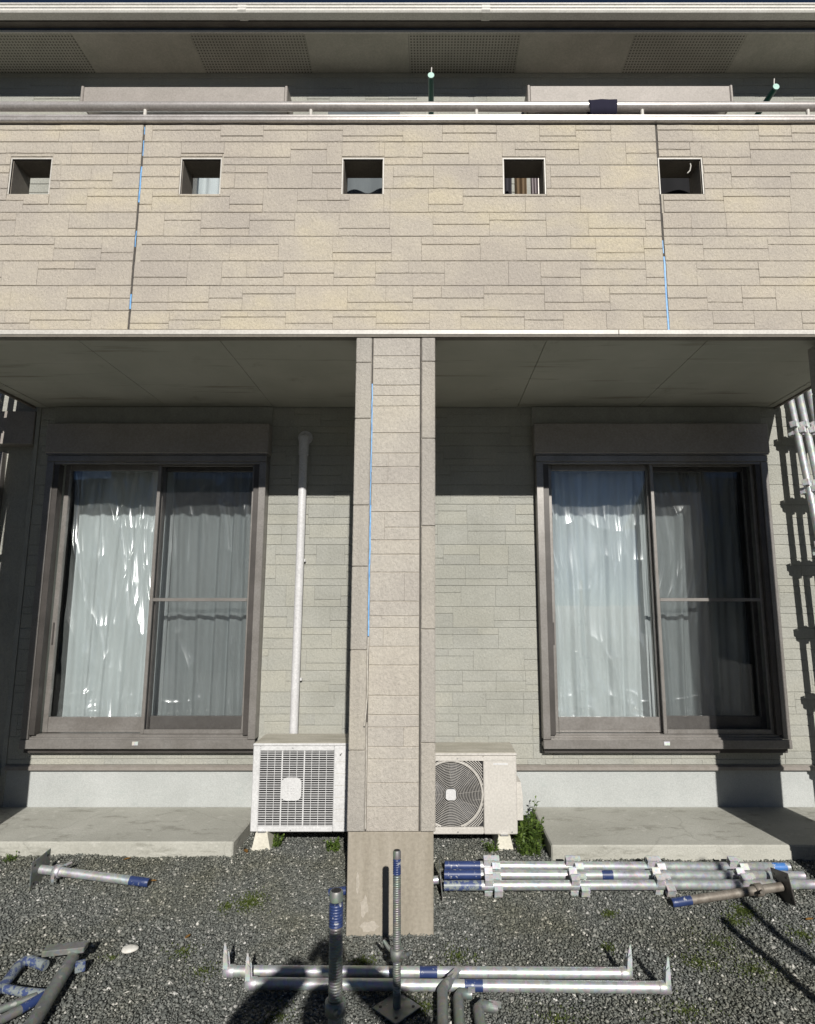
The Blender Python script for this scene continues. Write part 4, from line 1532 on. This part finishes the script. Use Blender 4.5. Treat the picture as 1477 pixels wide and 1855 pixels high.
p = make_post('rear of three lying posts, blue left end and bright blue right tip', end_len=0.20, tip='blue_sheen', L=1.94)
place(p, G(0.074, 3.648, 0.047), G(2.01, 3.652, 0.047), 0.1)
p = make_post('middle of three lying posts with a blue band near its centre', end_len=0.20, bands=((0.865, 0.925),), L=1.98)
place(p, G(0.070, 3.572, 0.049), G(2.036, 3.580, 0.049), 0.55)
p = make_post('front of three lying posts, nearest the camera, scratched blue left end', end_len=0.20, end_left='blue_thin', L=2.0)
place(p, G(0.066, 3.478, 0.052), G(2.05, 3.505, 0.052), 0.2)

# posts leaning at the wall on the right and on the left
lean = [(2.690, 4.318), (2.768, 4.322), (2.850, 4.320), (2.93, 4.316)]
names = ['leftmost of the posts leaning on the wall right of the balcony', 'second of the posts leaning on the wall right of the balcony',
         'third of the posts leaning on the wall right of the balcony', 'outermost post leaning on the wall right of the balcony']
for (x, y), nm in zip(lean, names):
    p = make_post(nm, L=3.75, stations=(0.42, 0.87, 1.32, 1.77, 2.22, 2.67, 3.12), group='posts leaning at the right wall')
    place(p, (x + 0.10, y - 0.32, 0.20), (x, y, 2.977), 0.1)
for (x, y), nm in zip([(-3.205, 4.22), (-3.275, 4.23), (-3.36, 4.24)],
                      ['right-hand dark post leaning beyond the left end of the balcony', 'middle dark post leaning beyond the left end of the balcony',
                       'outer post leaning beyond the left end of the balcony']):
    p = make_post(nm, L=3.75, stations=(0.42, 0.87, 1.32, 1.77, 2.22, 2.67, 3.12), group='posts leaning at the left corner', metal='galv_dull')  # darker steel puts the shade of this corner into the posts' colour
    place(p, (x - 0.05, y - 0.62, 0.45), (x, y, 3.05), 0.2)


def make_bar(label, L, band):
    """ledger tube along local +X with a tapered wedge blade at both ends"""
    t = thing('scaffold_ledger', label, 'scaffold ledger', (0, 0, 0), 'steel scaffold ledgers', local=True)
    r = 0.0215
    MB().tube([(0.03, 0, 0), (L - 0.03, 0, 0)], r, 22).build('tube', 'galv', t)
    MB().tube([(band, 0, 0), (band + 0.075, 0, 0)], r + 0.0006, 22).build('painted_band', 'blue', t)
    for (e, s) in ((0.0, 1), (L, -1)):
        m_ = MB()
        # forged head: cup round the tube end
        m_.tube([(e + s * 0.005, 0, 0), (e + s * 0.012, 0, 0), (e + s * 0.05, 0, 0), (e + s * 0.055, 0, 0)], [r - 0.004, r + 0.003, r + 0.003, r], 18)
        hd = m_.build('forged_head', 'galv', t)
        m_ = MB()
        poly = [(e + s * 0.006, -0.018), (e + s * 0.028, -0.018), (e + s * 0.024, 0.05), (e + s * 0.014, 0.112), (e + s * 0.007, 0.118), (e + s * 0.002, 0.05)]
        m_.prism(poly, 1, -0.0035, 0.0035)
        for q in (-1, 1):
            poly2 = [(e + s * 0.004, -0.014), (e + s * 0.030, -0.014), (e + s * 0.024, 0.07), (e + s * 0.008, 0.085)]
            m_.prism(poly2, 1, q * 0.0125 - 0.0018, q * 0.0125 + 0.0018)
        m_.build('wedge_blade', 'galv_bright', hd)
    return t


b = make_bar('rear of two parallel ledgers on the gravel, wedge blades upright', 1.76, 0.85)
place(b, G(-0.900, 2.862, 0.036), G(0.86, 2.838, 0.036), 0.10)
b = make_bar('front of two parallel ledgers on the gravel, nearest the camera', 1.765, 0.915)
place(b, G(-0.778, 2.772, 0.036), G(0.985, 2.742, 0.036), 0.04)

# bracket frames at the bottom of the picture: three bent arms lying side by side
arms = [([(0.038, 2.30), (0.042, 2.55), (0.044, 2.70), (0.060, 2.735), (0.105, 2.80)], 'left of three bent grey bracket arms at the bottom edge', 0.052),
        ([(0.105, 2.28), (0.106, 2.55), (0.106, 2.685), (0.118, 2.712), (0.165, 2.708)], 'middle of three bent grey bracket arms at the bottom edge', 0.030),
        ([(0.196, 2.26), (0.186, 2.50), (0.182, 2.615), (0.196, 2.642), (0.262, 2.630)], 'right of three bent grey bracket arms, tip pointing right', 0.030)]
for pts, lb, h in arms:
    t = thing('bracket_arm', lb, 'bracket arm', G(pts[0][0], pts[0][1], 0), 'bent bracket arms at the bottom')
    P3 = [G(a, b_, h) for a, b_ in pts]
    MB().tube(P3[:3], 0.0215, 18).build('tube', 'galv_dull', t)
    MB().tube([P3[2], P3[3], P3[4]], [0.0215, 0.021, 0.017], 16).build('bent_tip', 'galv_dull', t)
    a, b_ = Vector(P3[3]), Vector(P3[4])
    d = (b_ - a).normalized()
    n_ = Vector((-d.y, d.x, 0))
    m_ = MB()
    c0, c1 = a + d * 0.03, b_ + d * 0.012
    z_ = 0.0165
    V = [c0 + n_ * 0.014 + Vector((0, 0, z_ - .004)), c1 + n_ * 0.014 + Vector((0, 0, z_ - .004)), c1 - n_ * 0.014 + Vector((0, 0, z_ - .004)), c0 - n_ * 0.014 + Vector((0, 0, z_ - .004))]
    V += [v + Vector((0, 0, 0.0055)) for v in V]
    m_.add(V, [(0, 3, 2, 1), (4, 5, 6, 7), (0, 1, 5, 4), (1, 2, 6, 5), (2, 3, 7, 6), (3, 0, 4, 7)])
    m_.build('flat_lug', 'galv', t)

# triangular bracket bottom left
t = thing('scaffold_bracket', 'grey tubular bracket with flat head lying at bottom left', 'scaffold bracket', G(-1.50, 2.4), None)
MB().tube([G(-1.47, 2.25, 0.05), G(-1.49, 2.519, 0.05), G(-1.572, 2.90, 0.055)], 0.027, 18).build('main_tube', 'galv_dull', t)
a, b_ = Vector(G(-1.70, 2.905, 0.06)), Vector(G(-1.535, 2.935, 0.06))
m_ = MB().bbox(-0.085, 0.085, -0.030, 0.030, -0.012, 0.012, b=0.003)
m_.move(Matrix.Translation((a + b_) / 2 + Vector((0, 0, 0.024))) @ Matrix.Rotation(0.20, 4, 'Z'))
m_.build('head_plate', 'galv_dull', t)
m_ = MB().bbox(-0.02, 0.02, -0.014, 0.014, -0.02, 0.02, b=0.003)
m_.move(Matrix.Translation(Vector(G(-1.520, 2.872, 0.04))) @ Matrix.Rotation(0.5, 4, 'Z'))
m_.build('wedge', 'blue_thin', t)
MB().tube([G(-1.72, 2.42, 0.03), G(-1.60, 2.60, 0.032), G(-1.532, 2.735, 0.036)], 0.0165, 14).build('brace', 'galv_dull', t)
MB().tube([G(-1.598, 2.605, 0.032), G(-1.556, 2.688, 0.034)], 0.0172, 14).build('painted_band', 'blue', t)
t = thing('scaffold_bracket', 'blue-splashed bent bracket tube lying at the left bottom edge', 'scaffold bracket', G(-1.80, 2.6), None)
MB().tube([G(-1.80, 2.45, 0.032), G(-1.775, 2.70, 0.032), G(-1.770, 2.76, 0.032), G(-1.795, 2.88, 0.034), G(-1.79, 2.915, 0.035), G(-1.765, 2.92, 0.035), G(-1.682, 2.888, 0.035)],
          0.0205, 16).build('bent_tube', 'blue_thin', t)
MB().tube([G(-1.775, 2.745, 0.03), G(-1.66, 2.715, 0.03), G(-1.555, 2.70, 0.032)], 0.0165, 14).build('cross_tube', 'blue_thin', t)
MB().tube([G(-1.80, 2.50, 0.026), G(-1.665, 2.63, 0.028), G(-1.59, 2.69, 0.03)], 0.0145, 12).build('thin_brace', 'galv_dull', t)

# two scaffold posts standing just outside the right of the picture; their shadows cross the gravel
for (x, y, L, lb) in ((1.775, 1.42, 1.02, 'short post standing on the gravel right of the picture'),
                      (2.13, 0.35, 1.92, 'tall post standing on the gravel right of the camera')):
    p = make_post(lb, L=L, stations=(0.3,) if L < 1.2 else (0.4, 0.85, 1.3), group='standing posts beside the camera')
    place(p, G(x, y, 0.0), (x - 0.01, y + 0.004, L), 0.0)


# ------------------------------------------------------------------ laundry things on the balcony
for (x, lb, lean_) in ((-0.003, 'green laundry pole holder with pale cap above the balcony middle', 0.0), (2.262, 'green laundry pole holder with pale cap at right of the balcony', -0.0)):
    zc = 5.037 if x < 1 else 4.952
    t = thing('laundry_pole_holder', lb, 'pole holder', (x, D, zc), 'laundry pole holders on the upper wall')
    m_ = MB().tube([(x, 3.50, zc), (x, D + 0.004, zc - 0.0)], 0.019, 14)
    m_.build('arm', 'green', t)
    MB().tube([(x, 3.492, zc), (x, 3.500, zc)], 0.021, 16).build('end_cap', 'green_cap', t)
    MB().tube([(x + 0.004, 3.52, zc + 0.018), (x + 0.002, 3.515, zc + 0.05), (x + 0.004, 3.512, zc + 0.075)], 0.0045, 8).build('hook', 'white_trim', t)
    bx('wall_plate', 'steel', t, x - 0.04, x + 0.04, D - 0.012, D + 0.001, zc - 0.09, zc + 0.05, b=0.003)
pole = MB().tube([(-0.75, 3.80, 4.992), (2.48, 3.80, 4.905)], 0.016, 14).build('laundry_pole', 'steel')
tag(pole, 'steel laundry pole held by the green arms above the balcony', 'laundry pole')


def garment(x0, x1, zt, zb, y, c, label, cat='garment', seed=1):
    key = 'garment_%d' % seed
    M[key] = mat_cloth('garment_cloth_%d' % seed, c, 0.1)
    nx, nz = 40, 30
    X, Z = np.meshgrid(np.linspace(x0, x1, nx), np.linspace(zb, zt, nz), indexing='ij')
    t = (Z - zb) / (zt - zb)
    u = (X - x0) / (x1 - x0)
    X = x0 + (x1 - x0) * (0.5 + (u - 0.5) * (0.85 + 0.15 * t))
    Y = y + 0.02 * np.sin(u * 14 + seed) * (1 - 0.7 * t) + 0.015 * (vnoise(u * 4 + seed, t * 3, seed) - 0.5)
    o = grid_obj(cat.replace(' ', '_'), X, Y, Z, key, thick=0.004)
    tag(o, label, cat, 'laundry on the balcony')


garment(0.42, 0.56, 4.96, 4.28, 3.76, (0.045, 0.042, 0.05), 'dark grey garment seen through the fourth balcony opening, left side', 'garment', 1)
garment(0.575, 0.665, 4.955, 4.26, 3.79, (0.20, 0.14, 0.085), 'brown patterned garment seen through the fourth balcony opening', 'garment', 2)
garment(0.685, 0.735, 4.955, 4.24, 3.77, (0.30, 0.26, 0.27), 'mauve garment seen through the fourth balcony opening', 'garment', 3)
garment(0.74, 0.80, 4.95, 4.20, 3.75, (0.06, 0.015, 0.025), 'maroon garment seen through the fourth balcony opening', 'garment', 4)
garment(1.40, 2.05, 4.93, 4.05, 3.74, (0.018, 0.018, 0.02), 'black blanket behind the rightmost balcony opening', 'blanket', 5)
garment(-0.72, -0.22, 4.99, 4.05, 3.74, (0.16, 0.18, 0.19), 'grey blanket seen through the middle balcony opening', 'blanket', 6)  # added sheet, its grey stands in for house siding in shade
# white cord hanging in the right-hand opening
tag(MB().tube([(1.530, DF + 0.03, 4.178), (1.530, DF + 0.022, 4.150), (1.522, DF + 0.02, 4.118), (1.505, DF + 0.02, 4.100)], 0.0035, 8).build('cord', 'white_trim'),
    'short white cord hanging in the rightmost balcony opening', 'cord')
# navy cloth folded over the rail
ya, yb = DF + 0.075 - 0.034, DF + 0.075 + 0.034
prof_ = [(ya - 0.004, 4.505), (ya - 0.002, 4.56)] + [(DF + 0.075 - 0.034 * math.cos(t), 4.592 + 0.034 * math.sin(t)) for t in np.linspace(0, math.pi, 9)] + [(yb + 0.002, 4.55), (yb + 0.004, 4.47)]
CU, CV = np.meshgrid(np.linspace(0.955, 1.118, 14), np.arange(len(prof_)), indexing='ij')
PY = np.array([q[0] for q in prof_])[CV.astype(int)] + 0.002 * np.sin(CU * 60)
PZ = np.array([q[1] for q in prof_])[CV.astype(int)] + 0.002 * np.sin(CU * 31)
CU = CU + 0.010 * (4.55 - PZ) / 0.05 * (CU > 1.0) * -0.4
c = grid_obj('cloth', CU, PY, PZ, 'navy', thick=0.003)
tag(c, 'dark navy cloth folded over the balcony handrail', 'cloth')


# ------------------------------------------------------------------ weeds, moss, leaves, stone
def leaf_quad(V, F, p, d, w, up):
    d = d.normalized()
    s = d.cross(up)
    if s.length < 1e-4:
        s = Vector((1, 0, 0))
    s.normalize()
    L = w * 2.0
    b = len(V)
    V += [p, p + d * L * 0.5 + s * w * 0.5 + up * w * 0.12, p + d * L, p + d * L * 0.5 - s * w * 0.5 + up * w * 0.12]
    F.append((b, b + 1, b + 2, b + 3))


def weed(x, y, h, rad, nst, label, seed, size=0.012, squash=1.0, mat='leaf'):
    r = random.Random(seed)
    base = Vector(G(x, y, 0))
    t = thing('weed', label, 'weed', tuple(base), 'weeds in the gravel')
    V, F = [], []
    st = MB()
    for k in range(nst):
        a = r.uniform(0, 6.283)
        q = rad * math.sqrt(r.random())
        b0 = base + Vector((q * math.cos(a), q * math.sin(a) * squash, -0.005))
        hh = h * r.uniform(0.35, 1.0)
        tip = b0 + Vector((r.uniform(-0.35, 0.35) * hh, r.uniform(-0.35, 0.35) * hh, hh))
        st.tube([b0, (b0 + tip) / 2 + Vector((r.uniform(-.01, .01), r.uniform(-.01, .01), 0)), tip], [0.0016, 0.0013, 0.0008], 4)
        m = max(4, int(hh / 0.012))
        for i in range(m):
            f = (i + 0.5) / m
            p = b0.lerp(tip, f)
            for _ in range(2):
                d = Vector((r.uniform(-1, 1), r.uniform(-1, 1), r.uniform(-0.1, 0.7)))
                leaf_quad(V, F, p, d, size * r.uniform(0.6, 1.25), Vector((r.uniform(-.3, .3), r.uniform(-.3, .3), 1)).normalized())
    m_ = MB()
    m_.add(V, F)
    m_.build('leaves', mat, t)
    st.build('stems', mat, t)
    return t


weed(0.615, 4.08, 0.15, 0.085, 70, 'leafy weed growing between the cream unit and the right step', 1, 0.016, 1.7)
weed(0.650, 4.33, 0.19, 0.045, 9, 'tall weed shoots at the wall corner of the right step', 2, 0.012)
weed(0.585, 3.90, 0.09, 0.075, 40, 'low leafy weed by the foot of the cream unit', 3, 0.012)
weed(0.360, 3.90, 0.07, 0.03, 12, 'small weed left of the cream unit foot', 4, 0.011)
weed(-0.965, 4.02, 0.07, 0.035, 16, 'small weed beside the foot of the white unit', 5, 0.012)
weed(-0.60, 3.965, 0.06, 0.055, 20, 'small weed under the white unit near the pillar', 6, 0.012)
weed(-2.47, 3.80, 0.05, 0.03, 10, 'tiny weed at the front edge of the left step', 7, 0.010)


def moss(x, y, rad, n, seed):
    r = random.Random(seed)
    V, F = [], []
    for k in range(n):
        a = r.uniform(0, 6.283)
        q = rad * abs(r.gauss(0, 0.5))
        p = Vector(G(x + q * math.cos(a), y + 0.8 * q * math.sin(a), 0.002))
        leaf_quad(V, F, p, Vector((r.uniform(-1, 1), r.uniform(-1, 1), r.uniform(0.3, 1.4))), r.uniform(0.003, 0.0065), Vector((0, 0, 1)))
    return V, F


MV, MF = [], []
for i, (x, y, rad, n) in enumerate(((-0.95, 3.43, 0.10, 900), (-1.06, 3.40, 0.06, 200), (1.60, 3.37, 0.085, 600), (1.52, 3.30, 0.10, 300), (0.91, 3.36, 0.05, 200), (0.83, 3.10, 0.06, 160),
                                    (1.20, 2.98, 0.14, 300), (1.42, 2.92, 0.16, 300), (1.80, 3.20, 0.1, 250), (0.05, 2.86, 0.10, 260), (-0.05, 2.68, 0.09, 300),
                                    (-0.30, 2.98, 0.08, 220), (-1.15, 3.05, 0.10, 150), (-1.0, 2.92, 0.10, 130), (0.12, 3.02, 0.12, 240), (1.0, 2.66, 0.2, 200), (-1.45, 3.0, 0.05, 60),
                                    (1.35, 3.12, 0.2, 260), (0.5, 2.62, 0.2, 150), (-0.6, 2.62, 0.12, 160))):
    v, f = moss(x, y, rad, int(n * 1.7), 100 + i)
    b = len(MV)
    MV += v
    MF += [tuple(b + q for q in ff) for ff in f]
m_ = MB()
m_.add(MV, MF)
tag(m_.build('moss', 'moss'), 'patchy green moss and seedlings in the gravel', 'moss', kind='stuff')
for i, (x, y, s, lb) in enumerate(((-1.530, 3.575, 0.020, 'curled brown leaf by the blue jack tip'), (-1.167, 3.157, 0.020, 'small tan leaf on open gravel'), (-1.765, 3.03, 0.026, 'brown leaf behind the bracket at lower left'),
                                   (-1.78, 3.79, 0.02, 'reddish leaf at the foot of the left step'), (-1.12, 3.90, 0.03, 'tan leaves between left step and unit foot'), (1.90, 3.30, 0.022, 'reddish leaf near the right picture edge'))):
    nx = 7
    U, W = np.meshgrid(np.linspace(-1, 1, nx), np.linspace(-1, 1, nx), indexing='ij')
    ang = i * 1.3
    wx = W * (1 - 0.75 * np.abs(U) ** 1.5) * 0.45
    LX = x + s * (U * math.cos(ang) - wx * math.sin(ang))
    LY = y + s * (U * math.sin(ang) + wx * math.cos(ang))
    LZ = float(hz(x, y)) + 0.012 + s * 0.45 * (np.abs(wx) * 1.6 + 0.4 * U * U)
    o = grid_obj('dead_leaf', LX, LY, LZ, 'dead', thick=0.0008)
    tag(o, lb, 'leaf', 'dead leaves on the gravel')
prof_ = [(0.0, 0.0), (0.028, 0.001), (0.033, 0.007), (0.030, 0.013), (0.016, 0.016), (0.0, 0.0165)]
V, F = [], []
for k in range(18):
    a = 6.283 * k / 18
    for (rr, zz) in prof_:
        e = 1 + 0.06 * math.sin(3 * a + 1)
        V.append((-1.392 + rr * e * math.cos(a) * 1.15, 3.05 + rr * e * math.sin(a), float(hz(-1.39, 3.05)) + 0.008 + zz))
n = len(prof_)
F = [(k * n + i, ((k + 1) % 18) * n + i, ((k + 1) % 18) * n + i + 1, k * n + i + 1) for k in range(18) for i in range(n - 1)]
m_ = MB()
m_.add(V, F, True)
tag(m_.build('white_stone', 'chalk'), 'flat round white stone on the gravel at lower left', 'stone')


# ------------------------------------------------------------------ the photographer, behind the camera (casts the shadow in the foreground)
def skin_body(name, joints, bones, mat, parent=None, root=0):
    me = bpy.data.meshes.new(name)
    me.from_pydata([j[0] for j in joints], bones, [])
    o = bpy.data.objects.new(name, me)
    COL.objects.link(o)
    md = o.modifiers.new('skin', 'SKIN')
    md.use_smooth_shade = True
    for i, v in enumerate(me.skin_vertices[0].data):
        r = joints[i][1]
        v.radius = (r, r) if isinstance(r, float) else r
        v.use_root = (i == root)
    sb = o.modifiers.new('smooth', 'SUBSURF')
    sb.levels = 2
    sb.render_levels = 2
    me.materials.append(M[mat])
    if parent:
        o.parent = parent
    return o


pxo, pyo = 0.05, -0.44
J = [((pxo, pyo - 0.03, 0.95), (0.155, 0.11)), ((pxo, pyo - 0.03, 1.12), (0.145, 0.105)), ((pxo, pyo - 0.03, 1.29), (0.165, 0.115)), ((pxo, pyo - 0.03, 1.41), (0.13, 0.09)),
     ((pxo, pyo - 0.01, 1.48), 0.055), ((pxo, pyo, 1.57), (0.080, 0.090)), ((pxo, pyo, 1.655), (0.076, 0.087)),
     ((pxo - 0.10, pyo - 0.04, 0.86), 0.095), ((pxo - 0.12, pyo - 0.01, 0.48), 0.062), ((pxo - 0.13, pyo - 0.04, 0.085), 0.042), ((pxo - 0.14, pyo + 0.11, 0.035), 0.036),
     ((pxo + 0.10, pyo - 0.04, 0.86), 0.095), ((pxo + 0.12, pyo - 0.01, 0.48), 0.062), ((pxo + 0.13, pyo - 0.04, 0.085), 0.042), ((pxo + 0.14, pyo + 0.11, 0.035), 0.036),
     ((pxo - 0.20, pyo - 0.02, 1.41), 0.090), ((pxo - 0.37, pyo + 0.20, 1.44), 0.092), ((pxo - 0.135, pyo + 0.37, 1.61), 0.066),
     ((pxo + 0.20, pyo - 0.02, 1.41), 0.090), ((pxo + 0.37, pyo + 0.20, 1.44), 0.092), ((pxo + 0.035, pyo + 0.37, 1.61), 0.066)]
B = [(0, 1), (1, 2), (2, 3), (3, 4), (4, 5), (5, 6), (0, 7), (7, 8), (8, 9), (9, 10), (0, 11), (11, 12), (12, 13), (13, 14), (3, 15), (15, 16), (16, 17), (3, 18), (18, 19), (19, 20)]
person = skin_body('person', J, B, 'jacket')
tag(person, 'photographer in dark work clothes behind the camera, arms raised holding a phone', 'person')
hd = MB()
# hair cap
V, F = [], []
n1, n2 = 10, 20
for i in range(n1 + 1):
    th_ = (math.pi * 0.56) * i / n1
    for k in range(n2):
        a = 6.283 * k / n2
        V.append((pxo + 0.088 * math.sin(th_) * math.cos(a), pyo - 0.004 + 0.10 * math.sin(th_) * math.sin(a), 1.612 + 0.115 * math.cos(th_)))
for i in range(n1):
    for k in range(n2):
        F.append((i * n2 + k, i * n2 + (k + 1) % n2, (i + 1) * n2 + (k + 1) % n2, (i + 1) * n2 + k))
hd.add(V, F, True)
hair = hd.build('hair', 'hair', person)
# hands gripping the phone from both sides
for s, wx in ((-1, pxo - 0.135), (1, pxo + 0.035)):
    wr = Vector((wx, pyo + 0.37, 1.60))
    JJ = [(tuple(wr), 0.030), ((s * 0.056, -0.042, 1.632), (0.028, 0.018))]
    BB = [(0, 1)]
    for f in range(4):
        z = 1.662 - f * 0.019
        i = len(JJ)
        JJ += [((s * 0.050, -0.030, z), 0.0095), ((s * 0.048, -0.012, z + 0.004), 0.0085), ((s * 0.032, -0.0065, z + 0.006), 0.0075)]
        BB += [(1, i), (i, i + 1), (i + 1, i + 2)]
    i = len(JJ)
    JJ += [((s * 0.048, -0.046, 1.615), 0.011), ((s * 0.028, -0.040, 1.630), 0.009)]
    BB += [(1, i), (i, i + 1)]
    skin_body('hand', JJ, BB, 'skin', person)
ph = MB().bbox(-0.0375, 0.0375, -0.029, -0.020, 1.53, 1.68, b=0.003).build('phone', 'black')
tag(ph, 'black phone held up by the photographer', 'phone')
